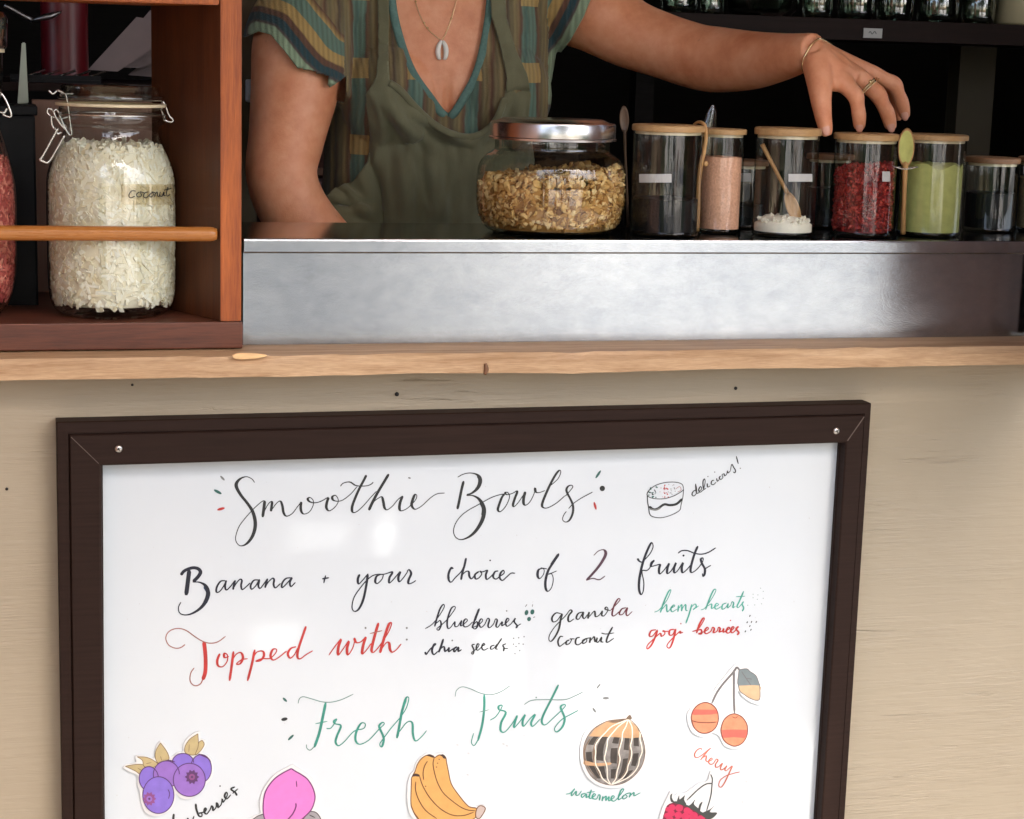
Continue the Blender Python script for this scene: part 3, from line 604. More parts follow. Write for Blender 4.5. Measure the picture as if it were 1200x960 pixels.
p.dots(M_, [(895,425),(942,420),(993,410),(893,480),(945,475),(985,480),(918,502),(952,540),(908,570)], .8, 1)
p.many(N_, [[(258,272),(200,262),(157,310),(165,357),(210,345),(265,270),(250,330),(232,430),(195,510),(150,567),(124,555),(130,500),(180,420),(240,355),(300,295),(350,232),(372,245),(338,290),(330,338),(348,357),(395,325)],[(488,252),(440,268),(418,318),(448,327),(495,250),(487,300),(507,322),(548,270)],[(558,250),(550,290),(545,325)],[(552,310),(612,243),(622,270),(627,302),(665,288),(700,240),(693,285),(720,292),(762,230),(745,198),(730,220),(785,238)]], thin=1.0, thick=2.1, k=4)
p.many(N_, [[(785,238),(870,150),(892,115),(867,113),(825,190),(805,280),(832,292),(885,245)],[(958,205),(910,220),(883,273),(920,277),(972,203),(957,260),(972,292),(1025,245)]], thin=1.0, thick=1.9, k=4, mi=2)
p.many(N_, [[(277,520),(245,518),(220,570),(235,622),(268,605),(315,568)],[(345,553),(313,570),(310,602),(345,592),(367,550),(348,543),(402,543)],[(458,525),(420,538),(410,590),(440,607),(485,575),(522,543),(490,560),(490,592),(525,577),(532,545),(512,543),(568,530)],[(572,525),(565,570),(560,586)],[(566,570),(610,518),(617,550),(625,574),(645,528),(637,570),(657,577),(692,523),(685,570),(712,578)],[(812,413),(770,490),(745,560),(757,580),(827,535)]], thin=1.1, thick=2.0, k=4)
p.stroke(N_, [(690,480),(740,490),(828,478)], thin=1)
p.done('granola_lettering', [I_blk, I_gry, I_maroon], label='black and maroon lettering reading seeds, granola and coconut')
p = Pen(YB)
p.many(O_, [[(135,300),(180,278),(250,190),(290,98),(270,103),(232,185),(205,260),(190,305)],[(207,275),(247,228),(250,270),(258,297),(290,265),(326,243),(315,233),(290,265),(302,297),(348,270)],[(362,235),(355,297)],[(362,268),(392,228),(390,290),(402,258),(428,228),(430,280),(448,285)],[(487,225),(460,320),(430,405)],[(475,260),(515,223),(527,250),(497,277),(552,240)],[(570,280),(612,258),(682,158),(712,93),(690,93),(650,180),(615,277)],[(628,245),(672,223),(670,265),(700,250),(737,230),(717,218),(700,250),(717,272),(765,245)],[(812,213),(775,230),(770,272),(802,258),(827,218),(820,260),(850,235),(862,203),(878,215),(870,257),(895,245)],[(972,103),(935,190),(910,245),(927,253),(972,200),(957,225),(972,260),(958,292)]], thin=.85, thick=1.7, k=4)
p.stroke(O_, [(900,155),(985,150)], thin=.9)
p.dots(O_, [(1130,75),(1155,105),(1060,132),(1105,138),(1060,165),(1100,180),(1155,170),(1010,235),(1075,232),(1140,222)], .55, 1)
p.done('hemp_lettering', [I_tealp, I_tealg], label='pale teal lettering reading hemp hearts')
p = Pen(YB)
p.many(O_, [[(152,465),(105,475),(88,522),(120,522),(163,468),(140,540),(105,612),(68,645),(70,610),(130,550),(190,498),(200,527),(232,505),(227,475),(215,480),(275,480)],[(322,460),(280,470),(275,512),(307,510),(333,458),(315,550),(282,632),(253,625),(265,590),(320,530),(378,478),(375,497),(405,487)],[(490,482),(545,458),(602,370),(590,358),(555,420),(530,497)],[(540,472),(572,463),(577,502),(547,502),(612,478),(642,455),(627,443),(605,480),(622,502),(665,478),(680,443),(697,455),(687,492),(722,478),(735,443),(752,455),(742,487),(780,470),(785,452),(780,487),(812,473),(842,450),(827,443),(808,480),(827,497),(858,472),(882,445),(867,438),(850,475),(872,492),(925,435),(900,457),(927,490),(910,514)]], thin=1.15, thick=2.1, k=4)
p.dots(O_, [(383,408),(848,378)], .8)
for x, y in ((1030,335),(1005,395),(1045,392),(1090,392),(1030,430),(988,480),(1040,465)): p.dash(O_, (x-5, y+9), (x+5, y-9), 1.3, 1)
p.done('berry_lettering', [I_red, I_blk], label='red lettering reading gogi berries')
p = Pen(YB); k6 = dict(thin=1.05, thick=2.4)
p.stroke(P_, [(185,155),(195,120),(225,105),(290,122),(360,142),(430,145),(510,125),(595,85)], thin=.9, thick=1, mi=1)
p.stroke(P_, [(390,147),(365,270),(340,380),(305,480)], thin=2, thick=2.9); p.stroke(P_, [(308,470),(275,500),(250,485),(247,458)], thin=1, thick=1, mi=1); p.stroke(P_, [(313,305),(402,287)], thin=1)
p.many(P_, [[(395,340),(430,335),(472,272),(450,285),(460,305),(502,320),(475,390),(463,440),(485,467),(530,435),(600,360),(670,340),(682,305),(650,303),(615,370),(612,432),(645,457),(710,425),(780,350),(822,308),(810,295),(785,322),(805,372),(820,420),(805,475),(790,455),(820,410),(880,330),(948,252)],[(945,255),(985,190),(1005,118),(985,113),(960,190),(935,320),(916,412)],[(930,370),(990,295),(1030,298),(1035,380),(1055,432),(1100,400),(1137,355)]], **k6)
p.stroke(P_, [(985,120),(955,210),(935,320),(918,410)], thin=1.5, thick=2.6)
p.dash(P_, (72,112), (103,142), 2.8, 2); p.dash(P_, (108,266), (60,276), 4.0, 3); p.dash(P_, (153,386), (110,427), 2.8, 2)
p.stroke(Q_, [(80,220),(90,175),(130,150),(190,165),(260,195),(330,205),(400,185),(470,140)], thin=.8, thick=.9, mi=1)
p.stroke(Q_, [(285,205),(285,300),(270,420),(240,530)], thin=1.6, thick=2.4); p.stroke(Q_, [(243,520),(215,562),(195,540),(210,475)], thin=1, thick=1.2); p.stroke(Q_, [(250,328),(322,310)], thin=.8, mi=1)
p.many(Q_, [[(325,385),(370,355),(412,285),(388,285),(390,310),(437,330),(405,400),(400,457),(430,467),(480,410),(517,350)],[(517,350),(500,400),(495,437),(530,400),(572,345),(555,390),(562,427),(610,370),(642,345),(615,400),(627,427),(680,375)],[(807,135),(760,230),(700,350),(690,400),(715,417),(770,370),(852,290),(845,275),(822,295),(850,370),(835,430),(795,467),(780,440),(830,380),(900,340),(947,315)]], **k6)
p.stroke(Q_, [(565,275),(620,245),(720,240),(850,240),(920,215),(980,185)], thin=.85, thick=.9, mi=1); p.dots(Q_, [(650,225)], .9, 1)
p.dash(Q_, (1075,163), (1103,127), 1.8, 4); p.dash(Q_, (1117,230), (1163,229), 3.2, 4); p.dash(Q_, (1048,298), (1071,331), 2.2, 4)
p.done('fruit_heading_lettering', [I_teal, I_tealg, I_dteal, I_blk, I_gry], label='teal lettering reading Fresh Fruits')
p = Pen(YB); k7 = dict(thin=1.0, thick=1.75, k=4)
p.many(R_, [[(45,795),(75,788),(105,758),(85,785),(85,806),(115,775),(112,800),(130,800),(150,772)],[(178,788),(150,798),(155,817),(182,793),(180,817),(200,806)],[(215,765),(200,815),(214,822),(242,800),(230,793),(220,820),(248,827),(262,800),(272,806),(267,837)],[(292,808),(285,842)],[(288,828),(312,808),(310,838),(332,810),(330,840),(366,815),(355,806),(345,830),(372,838),(428,768),(413,765),(395,810),(395,832),(418,818)],[(437,798),(420,815),(430,827),(452,810),(440,796),(474,788),(465,817)],[(468,808),(497,783),(497,806),(540,785)]], **k7)
p.stroke(R_, [(183,785),(238,778)], thin=.9)
p.done('watermelon_lettering', [I_teal], label='teal lettering reading watermelon')
p = Pen(YB)
p.many(S_, [[(602,185),(590,165),(550,180),(520,225),(525,262),(560,265),(620,225),(692,163)],[(702,158),(660,200),(620,250),(583,297)],[(605,270),(652,248),(645,297),(667,312),(717,290),(705,273),(675,310),(692,342),(728,335),(762,285),(782,300),(755,342),(757,377),(792,370)],[(792,370),(832,330),(810,382),(817,407),(852,390),(882,358),(860,400),(872,417),(905,390),(942,362),(925,405),(890,480),(850,560),(815,602),(790,580),(810,520),(870,475),(940,450),(1030,428)]], thin=1.0, thick=1.5, k=4)
p.done('cherry_lettering', [I_cherry], label='orange-red lettering reading cherry')
p = Pen(YB)
p.many(U_, [[(510,830),(505,880),(515,940),(560,930)],[(640,868),(645,905),(680,895),(700,850)],[(715,735),(722,790),(745,850),(772,852),(770,825),(745,825),(800,810),(815,785),(802,778),(795,812),(817,832),(850,790),(862,757),(875,770),(878,800),(905,770),(908,728),(922,745),(925,772),(955,740),(962,690),(972,722),(1000,680),(1012,645),(1000,630),(985,665),(1007,690),(1045,650)],[(1083,578),(1045,598),(1085,630),(1102,660)],[(1060,640),(1112,595)]], thin=1.3, thick=2.3, k=4); p.dots(U_, [(943,570)], .9)
p.many(U_, [[(370,960),(350,1000),(360,1060)],[(440,900),(425,960),(440,1000)]], thin=1.4, thick=2.3)
p.done('fruit_name_lettering', [I_blk], label='black lettering reading blueberries beside the cutout')
p = Pen(YB); rr = random.Random(9)
for i in range(46): p.blob(rr.uniform(130, 950), rr.uniform(560, 950), rr.uniform(.3, .9), rr.uniform(.3, .6), rr.uniform(0, 3), 0)
for x, y in ((536,873),(590,872),(594,874),(549,883),(1100/9.6+760, 860+540/9.6),(870,940),(548,908)): p.blob(x, y, 1.4, .8, .4, 0)
p.done('pen_smudge', [simple('smudge', (.48, .49, .50), .4)])['kind'] = 'stuff'

# ------------------------------------------------------------------ fruit cutouts stuck on the board
def circ(cx, cy, rx, ry, n=22, ang=0, wob=0, seed=0):
    r_ = random.Random(seed); out = []
    for i in range(n):
        a = 2*math.pi*i/n; k = 1+r_.uniform(-wob, wob); x, y = rx*k*math.cos(a), ry*k*math.sin(a)
        out.append((cx+x*math.cos(ang)-y*math.sin(ang), cy+x*math.sin(ang)+y*math.cos(ang)))
    return out
YSB = YB-.0024
class Cut:
    def __init__(s, name, crop, outline, label):
        s.c = crop; pts = crom([(x, y, 0) for x, y in outline+[outline[0]]], 4)[:-1]
        P3 = [at(crop[0]+p.x/crop[2], crop[1]+p.y/crop[2], YSB) for p in pts]
        c0 = sum(P3, Vector())/len(P3); bm = NM(); prism(bm, P3, (0, .0019, 0))
        s.root = build(name, bm, M_sticker, loc=(c0.x, YB, c0.z), smooth=False); tag(s.root, label, 'fruit cutout', 'fruit cutouts on the whiteboard')
        s.pen = Pen(YSB); s.bm = s.pen.bm; s.pen.base = .00012; s.mats = []; s.ly = 0
    def mi(s, m):
        if m not in s.mats: s.mats.append(m)
        return s.mats.index(m)
    def fill(s, pts, m, smooth=True, close=True):
        s.ly += 1; q_ = crom([(x, y, 0) for x, y in pts+[pts[0]]], 3)[:-1] if smooth else [Vector((x, y, 0)) for x, y in pts]
        y = YSB-.00002-s.ly*.000006
        s.bm.faces.new([s.bm.verts.new(at(s.c[0]+p.x/s.c[2], s.c[1]+p.y/s.c[2], y)) for p in q_]).material_index = s.mi(m)
        s.pen.base = .00002+s.ly*.000006+.000003
    def line(s, pts, m, w=.9, closed=False):
        _lay[0] = 0; s.ly += 1
        s.pen.base = .00002+s.ly*.000006
        s.pen.stroke(s.c, pts+[pts[0]] if closed else pts, thin=w, thick=w, mi=s.mi(m), k=4, taper=not closed)
        s.ly += 8
    def done(s, name): build(name, s.bm, s.mats, s.root, smooth=False, recalc=False)
def flat(name, c, var=.1): return simple('print_'+name, c, .35, 0, var, 90)
V_pur = flat('violet', (.22, .145, .55)); V_pur2 = flat('purple', (.27, .14, .48)); V_out = flat('violet_line', (.09, .035, .14)); V_cal = flat('calyx', (.10, .035, .13)); V_cal2 = flat('calyx_red', (.24, .07, .22))
V_leaf = flat('straw_leaf', (.47, .375, .19)); V_leafo = flat('leaf_line', (.19, .13, .06))
ct = Cut('blueberry_cutout', U_, [(32,402),(60,372),(155,350),(150,288),(230,288),(325,310),(338,220),(385,148),(440,205),(480,300),(540,262),(598,250),(600,190),(650,110),(745,58),(762,122),(802,140),(812,185),(775,262),(850,300),(882,390),(870,490),(812,555),(750,630),(660,692),(575,682),(527,640),(522,720),(470,800),(350,852),(250,822),(205,730),(190,620),(168,560),(168,470),(100,440)], 'purple blueberry cutout with straw leaves at the lower left of the whiteboard')
for lf in ([(55,385),(130,370),(212,368),(238,400),(200,460),(150,430)],[(165,295),(250,300),(320,330),(360,370),(300,400),(230,385),(215,330)],[(385,165),(440,240),(465,300),(450,330),(370,360),(335,300),(345,230)],[(735,80),(740,160),(735,230),(700,280),(620,260),(615,200),(660,130)],[(775,140),(795,180),(760,240),(710,280),(735,210),(745,160)]):
    ct.fill(lf, V_leaf); ct.line(lf, V_leafo, .7, True)
ct.line([(385,290),(395,330)], V_leafo, .6); ct.line([(250,360),(300,350)], V_leafo, .6); ct.line([(170,400),(215,430)], V_leafo, .6); ct.line([(655,180),(650,250)], V_leafo, .6)
for e, mm in ((circ(595,350,100,85), V_pur),(circ(765,405,98,130), V_pur),(circ(275,500,90,112), V_pur),(circ(440,460,122,125), V_pur2),(circ(655,512,150,155), V_pur2),(circ(365,655,146,172), V_pur)):
    ct.fill(e, mm); ct.line(e, V_out, .95, True)
for cx, cy, r, mm in ((680,485,58,V_cal),(280,690,55,V_cal2)):
    st = []
    for i in range(20): a = math.pi*i/10; k = 1.18 if i % 2 == 0 else .86; st.append((cx+r*k*math.cos(a), cy+r*1.05*k*math.sin(a)))
    ct.fill(st, mm, False); ct.fill(circ(cx, cy, r*.5, r*.5), V_cal2 if mm is V_cal else V_pur2); ct.fill(circ(cx, cy, r*.2, r*.2), V_cal)
ct.line([(455,600),(470,640),(460,690)], V_out, .9)
ct.line([(740,270),(780,285),(830,310),(855,345)], V_cal, 1.3); ct.line([(430,335),(470,330),(520,345)], V_cal, 1.2)
ct.done('printed_drawing')
V_ = (290, 880, 12)
pk = flat('peach_pink', (.66, .19, .52), .05); pko = flat('peach_line', (.15, .03, .13)); gl_ = flat('grey_leaf', (.30, .285, .30)); glo = flat('grey_leaf_line', (.05, .045, .05))
ct = Cut('peach_cutout', V_, [(635,195),(760,275),(890,370),(985,520),(1010,700),(985,830),(1060,900),(1075,1060),(900,1180),(600,1260),(300,1200),(60,1120),(20,1000),(90,920),(185,880),(170,760),(200,600),(280,450),(400,320),(540,240)], 'bright pink peach cutout at the bottom edge of the whiteboard')
for lf in ([(880,850),(965,868),(1030,960),(1010,1060),(880,1090),(780,980)],[(220,890),(130,925),(55,1000),(140,1070),(300,1000)]): ct.fill(lf, gl_); ct.line(lf, glo, 1, True)
ct.line([(870,900),(950,940)], glo, 1)
pe = [(618,250),(680,290),(760,335),(840,395),(910,500),(948,620),(940,720),(890,840),(780,950),(700,1040),(580,1120),(420,1130),(300,1050),(240,950),(222,850),(222,740),(245,600),(300,490),(390,385),(500,310)]
ct.fill(pe, pk); ct.line(pe, pko, 1.3, True); ct.line([(680,735),(680,790),(640,880),(575,960),(540,1000)], pko, 1.5); ct.line([(686,420),(694,510)], pko, 1.2)
ct.done('printed_drawing')
W_ = (465, 870, 10)
yb = flat('banana_orange', (.64, .34, .105), .08); ybo = flat('banana_line', (.14, .055, .02)); ytip = flat('banana_tip', (.05, .025, .02)); ystem = flat('banana_stem', (.50, .40, .36))
ct = Cut('banana_cutout', W_, [(120,640),(130,480),(160,380),(200,340),(230,240),(290,170),(370,125),(450,135),(540,125),(590,170),(620,320),(660,470),(740,590),(850,730),(930,750),(990,728),(1055,770),(1010,880),(930,960),(700,1080),(400,1080),(200,900),(140,800)], 'orange-yellow banana bunch cutout at the bottom middle of the whiteboard')
ol = [(172,420),(190,382),(212,345),(240,262),(290,190),(360,150),(430,162),(440,182),(500,148),(568,170),(585,240),(605,340),(638,485),(720,610),(840,750),(935,775),(935,860),(880,910),(700,1000),(400,1000),(250,900),(180,780),(165,700),(168,560)]
ct.fill(ol, yb); ct.line(ol, ybo, 1.0, True)
for ln in ([(437,185),(425,260),(450,390),(490,500),(560,610),(720,740),(820,790),(920,803)],[(265,390),(300,500),(380,640),(500,770),(640,850),(780,858),(900,820)],[(222,460),(220,560),(260,680),(340,800),(470,895)],[(360,220),(325,280),(308,360),(315,440)],[(165,730),(200,820),(260,900)]): ct.line(ln, ybo, 1.05)
for tp in ([(180,405),(195,375),(225,366),(265,380),(262,402),(220,398)],[(345,158),(375,140),(415,150),(432,172),(420,180),(380,165)],[(500,152),(540,140),(570,165),(572,192),(545,185),(530,165)]): ct.fill(tp, ytip)
sg = [(935,785),(955,755),(990,742),(1038,772),(1010,840),(965,895),(930,880),(925,830)]; ct.fill(sg, ystem); ct.line(sg, ybo, 1, True)
for x, y in ((497,200),(478,245),(465,290),(338,515)): ct.fill(circ(x, y, 9, 6, 8), ybo)
ct.done('printed_drawing')
wt = flat('melon_sunlit_tan', (.47, .28, .15), .22); wg = flat('melon_grey', (.20, .185, .175), .5); wk = flat('melon_black', (.040, .032, .028), .5); wc = flat('melon_cream', (.80, .73, .62), .05); wbr = flat('melon_brown', (.16, .105, .07), .4)
ol = [(462,295),(520,350),(555,430),(570,520),(545,615),(480,690),(400,730),(310,730),(225,688),(175,605),(162,510),(180,430),(230,362),(315,313),(400,300)]
ct = Cut('watermelon_cutout', R_, [(470,262),(490,300),(540,350),(578,440),(588,530),(560,630),(490,708),(400,750),(300,750),(205,700),(152,610),(140,510),(160,410),(215,340),(305,292),(400,282)], 'striped round watermelon cutout on the right half of the whiteboard')
ct.fill(ol, wg)
def lerp_col(u, v):    # watermelon surface: u across, v down
    top = Vector((458, 300)); bot = Vector((345, 735)); cx = top.lerp(bot, v); hw = 205*math.sin(math.pi*min(max(v, .0), 1))**.55
    mid = 365+(cx.x-400)*.25; return (mid+u*hw+(cx.x-mid)*(1-abs(math.sin(math.pi*v))), top.y+(bot.y-top.y)*v)
for u0, u1 in ((-.92, -.72), (-.58, -.36), (-.12, .10), (.30, .47), (.62, .80)):
    ct.fill([lerp_col(u0, v/10) for v in range(1, 10)]+[lerp_col(u1, v/10) for v in range(9, 0, -1)], wk, False)
for k_, (u0, u1) in enumerate(((-.92, -.72), (-.58, -.36), (-.12, .10), (.30, .47), (.62, .80))):
    for v0, v1 in (((.38, .50),), ((.62, .72),), ((.36, .44), (.66, .76)), ((.46, .60),), ((.40, .52), (.70, .78)))[k_]:
        ct.fill([lerp_col(u0-.03, v0), lerp_col(u1+.04, v0+.015), lerp_col(u1+.04, v1-.01), lerp_col(u0-.03, v1)], wg, False)
for u0, u1 in ((-.70, -.62), (.12, .17), (.48, .54), (-.99, -.94)):
    ct.fill([lerp_col(u0, v/10) for v in range(3, 10)]+[lerp_col(u1, v/10) for v in range(9, 2, -1)], wbr, False)
ct.fill([(458,297),(515,350),(548,418),(470,425),(380,418),(290,415),(200,412),(238,360),(315,316),(400,302)], wt, False)  # sunlight on the top painted in as a tan block
ct.fill([(165,570),(250,590),(340,585),(335,602),(250,608),(168,600)], wt); ct.fill([(320,318),(400,300),(450,303),(380,322)], wbr)
for u in (-.62, -.28, .18, .55, .88): ct.line([lerp_col(u+.03*math.sin(v*2.1+u*5), v/10) for v in range(0, 11)], wc, 1.05)
ct.line(ol, wbr, .7, True); ct.fill([(440,300),(455,280),(470,270),(482,285),(478,300)], wbr)
ct.done('printed_drawing')
T_ = (790, 770, 10)
cr1 = flat('cherry_peach', (.60, .225, .125), .15); cr2 = flat('cherry_red', (.70, .11, .085), .1); cro = flat('cherry_line', (.16, .045, .03)); csg = flat('stem_grey', (.13, .12, .125)); cl1 = flat('leaf_grey', (.155, .19, .20), .1); cl2 = flat('leaf_sunlit_tan', (.50, .35, .21))
ct = Cut('cherry_cutout', T_, [(730,80),(790,120),(880,110),(980,180),(1040,330),(1030,540),(920,540),(800,460),(745,400),(750,640),(860,680),(905,800),(880,960),(800,1050),(700,1075),(590,1040),(530,930),(450,890),(330,935),(220,890),(165,780),(160,660),(230,560),(330,500),(400,480),(520,320),(640,170)], 'pair of red cherries cutout with a leaf at the right side of the whiteboard')
ct.line([(735,115),(700,170),(640,240),(570,320),(500,420),(440,545)], csg, 2.2); ct.line([(700,150),(700,300),(700,480),(708,660)], csg, 2.4); ct.line([(735,115),(765,150)], csg, 2)
lf = [(760,150),(850,138),(890,170),(960,220),(995,310),(1003,335),(1000,500),(900,490),(820,440),(770,400),(752,330),(745,290)]
ct.fill(lf, cl1); ct.fill([(762,336),(1003,336),(1003,420),(996,500),(900,490),(820,440),(772,400)], cl2); ct.line(lf, csg, .8, True); ct.line([(790,170),(850,260),(900,330)], csg, .9); ct.line([(850,250),(910,260)], csg, .8)  # sun patch on the lower leaf put into the colour as tan
e = circ(362,715,160,180,20,0,.015,4); ct.fill(e, cr1); ct.fill([(235,615),(495,620),(525,660),(420,675),(240,680),(205,670)], cr2, False); ct.line(e, cro, 1.1, True); ct.line([(205,745),(280,765),(400,770),(500,762)], cro, 1)
e = circ(706,855,155,188,20,0,.015,5); ct.fill(e, cr1); ct.fill([(560,855),(700,850),(855,855),(850,930),(820,950),(700,940),(570,950)], cr2, False); ct.line(e, cro, 1.1, True); ct.line([(680,700),(720,715),(745,695)], cro, .7)
ct.done('printed_drawing')
rb = flat('raspberry_red', (.52, .025, .09), .1); rbo = flat('raspberry_line', (.16, .006, .03)); rsp = flat('sepal_grey', (.045, .05, .048))
ct = Cut('raspberry_cutout', S_, [(110,1000),(150,850),(225,690),(245,650),(290,700),(330,670),(420,660),(560,560),(660,530),(700,420),(740,500),(745,640),(730,780),(800,870),(780,960),(760,1150),(600,1300),(300,1300),(120,1150)], 'red raspberry cutout with dark sepals at the bottom right of the whiteboard')
ct.fill([(185,860),(215,800),(290,775),(400,800),(500,845),(600,890),(680,960),(700,1100),(600,1250),(350,1250),(180,1100),(160,960)], rbo)
for i, (x, y, r) in enumerate(((265,830,42),(345,835,48),(435,865,44),(215,850,30),(255,895,45),(335,915,46),(210,920,36),(415,930,50),(505,925,55),(590,960,50),(240,965,46),(320,985,48),(470,1000,55),(560,1020,50),(640,1010,44),(190,985,30),(470,880,30),(400,1050,60),(270,1060,55))):
    ct.fill(circ(x, y, r*.92, r*.85, 14), rb)
for sp_ in ([(245,690),(268,670),(262,720),(290,770),(255,765),(242,730)],[(320,750),(345,690),(350,740),(410,690),(400,740),(425,800),(330,770)],[(440,815),(480,790),(528,735),(510,790),(560,840),(545,860)],[(555,850),(575,790),(608,765),(590,820),(575,885)],[(600,890),(690,850),(740,810),(690,880),(775,888),(720,950),(660,960)]): ct.fill(sp_, rsp)
ct.fill([(250,765),(330,760),(430,800),(520,830),(600,880),(700,940),(660,960),(540,880),(400,810),(300,785)], rsp)
for ln in ([(700,455),(717,505),(715,560),(700,700),(652,870)],[(715,560),(650,565),(560,625),(430,750)]): ct.line(ln, rsp, 1.3)
ct.done('printed_drawing')
# ================================================================== JARS AND WHAT IS IN THEM
def tilt(bm, pivot, axis, ang):
    M4 = Matrix.Translation(pivot) @ Matrix.Rotation(ang, 4, axis) @ Matrix.Translation(-Vector(pivot)); bmesh.ops.transform(bm, matrix=M4, verts=bm.verts)
class Lay:
    """a vertical axis through pixel cx at depth Y: half-widths and heights read off along it"""
    def __init__(s, cx, cy, Y): s.c = at(cx, cy, Y); s.cx = cx; s.Y = Y; s.k = mpp(cx, cy, Y)
    def z(s, py): return at(s.cx, py, s.Y).z
    def pr(s, L): return [(hw*s.k, s.z(py)) for hw, py in L]
def smoothprof(pr, k=4): return [(max(p.x, 0), p.y) for p in crom([(r, z, 0) for r, z in pr], k)]
def flakes(bm, rad, ztop, zbot, c, n, size, rnd, shape, tiltx=0.0, topn=.3, top_wob=.0):
    """small pieces on the outside and the top of a heap inside a jar; rad(z) is the inner radius"""
    for i in range(n):
        s_ = size*rnd.uniform(.65, 1.35)
        if rnd.random() < topn:
            a = rnd.uniform(0, 6.283); rr_ = max(0, rad(ztop)-s_)*math.sqrt(rnd.random()); x, y = rr_*math.cos(a), rr_*math.sin(a)
            z = ztop+tiltx*x+top_wob*noise.noise((x*30, y*30, 1))+rnd.uniform(-.3, .4)*size; nv = Vector((0, 0, 1))
        else:
            a = rnd.uniform(0, 6.283); z = rnd.uniform(zbot+s_*.5, ztop+tiltx*rad(ztop)*math.cos(a)); rr_ = max(0, rad(min(z, ztop))-s_*rnd.uniform(.3, .9)); x, y = rr_*math.cos(a), rr_*math.sin(a); nv = Vector((math.cos(a), math.sin(a), 0))
        shape(bm, Vector((c.x+x, c.y+y, z)), s_, rnd, nv)
_t = bmesh.new(); bmesh.ops.create_icosphere(_t, subdivisions=1, radius=1); ICOV = [v.co.copy() for v in _t.verts]; ICOF = [[v.index for v in f.verts] for f in _t.faces]; _t.free()
def ico(bm, p, M3, rnd, lo, hi):
    vs = [bm.verts.new(p+(M3 @ c)*(1+rnd.uniform(lo, hi))) for c in ICOV]
    for f in ICOF: bm.faces.new([vs[i] for i in f])
def _frame(rnd):
    u = Vector((rnd.gauss(0, 1), rnd.gauss(0, 1), rnd.gauss(0, 1))).normalized(); w = u.orthogonal().normalized(); return u, w, u.cross(w)
def shred(bm, p, s, rnd, nrm=None):
    u, w, t = _frame(rnd)
    if nrm is not None:
        u = (u-nrm*u.dot(nrm)*.8).normalized(); t = (nrm-u*nrm.dot(u)+w*.35).normalized(); t = (t-u*t.dot(u)).normalized(); w = t.cross(u)
    L = s*1.3; b = s*.26; th = s*.12; bend = t*s*rnd.uniform(-.25, .1)
    rows = [[bm.verts.new(p+u*f*L+w*b*g+t*th*h-bend*f*f) for g, h in ((-1, -1), (1, -1), (1, 1), (-1, 1))] for f in (-1, 0, 1)]
    for A, B in zip(rows, rows[1:]):
        for k in range(4): bm.faces.new((A[k], A[(k+1) % 4], B[(k+1) % 4], B[k]))
    bm.faces.new(rows[0][::-1]); bm.faces.new(rows[-1])
def _basis(s, rnd, a, b, c):
    u, w, t = _frame(rnd); return Matrix((u*s*a, w*s*b, t*s*c)).transposed()
def lump(bm, p, s, rnd, nrm=None): ico(bm, p, _basis(s, rnd, rnd.uniform(.8, 1.1), rnd.uniform(.55, .8), rnd.uniform(.35, .6)), rnd, -.18, .18)
def berry(bm, p, s, rnd, nrm=None): ico(bm, p, _basis(s, rnd, 1.25, .55, .45), rnd, -.22, .2)
def radf(pr):
    P_s = sorted((z, r) for r, z in pr)
    def f(z):
        for (z0, r0), (z1, r1) in zip(P_s, P_s[1:]):
            if z0 <= z <= z1: return r0+(r1-r0)*(z-z0)/max(z1-z0, 1e-6)
        return P_s[0][1] if z < P_s[0][0] else P_s[-1][1]
    return f
def written_label(lay, px0, py0, px1, py1, rad, mat_, parent, strokes=None, lift=.0006, n=8):
    """paper wrapped on a jar side; strokes are pen lines in pixels"""
    bm = NM(); c = lay.c
    def wrap(px, py, extra=0):
        d = ray(px, py); ox, oy = CAM.x-c.x, CAM.y-c.y; A = d.x**2+d.y**2; B = ox*d.x+oy*d.y; rr_ = rad+lift+extra
        D = B*B-A*(ox*ox+oy*oy-rr_*rr_); t = (-B-math.sqrt(max(D, 0)))/A; return CAM+d*t
    rows = [[bm.verts.new(wrap(px0+(px1-px0)*i/n, y)) for y in (py0, py1)] for i in range(n+1)]
    for A, B in zip(rows, rows[1:]): bm.faces.new((A[0], A[1], B[1], B[0]))
    lb = build('paper_label', bm, mat_, parent, recalc=False)
    if strokes:
        bm = NM()
        for k_, st in enumerate(strokes):
            P = crom([(x, y, 0) for x, y in st], 5); row = []
            for i in range(len(P)):
                d = P[min(i+1, len(P)-1)]-P[max(i-1, 0)]; L = d.length or 1; nn = Vector((-d.y/L, d.x/L, 0))*.55
                row.append([bm.verts.new(wrap((P[i]+g*nn).x, (P[i]+g*nn).y, .0003+k_*.00001)) for g in (1, -1)])
            for A, B in zip(row, row[1:]): bm.faces.new((A[0], A[1], B[1], B[0]))
        build('label_lettering', bm, I_blk, lb, recalc=False)
    return lb
def stuff(o): o['kind'] = 'stuff'; return o
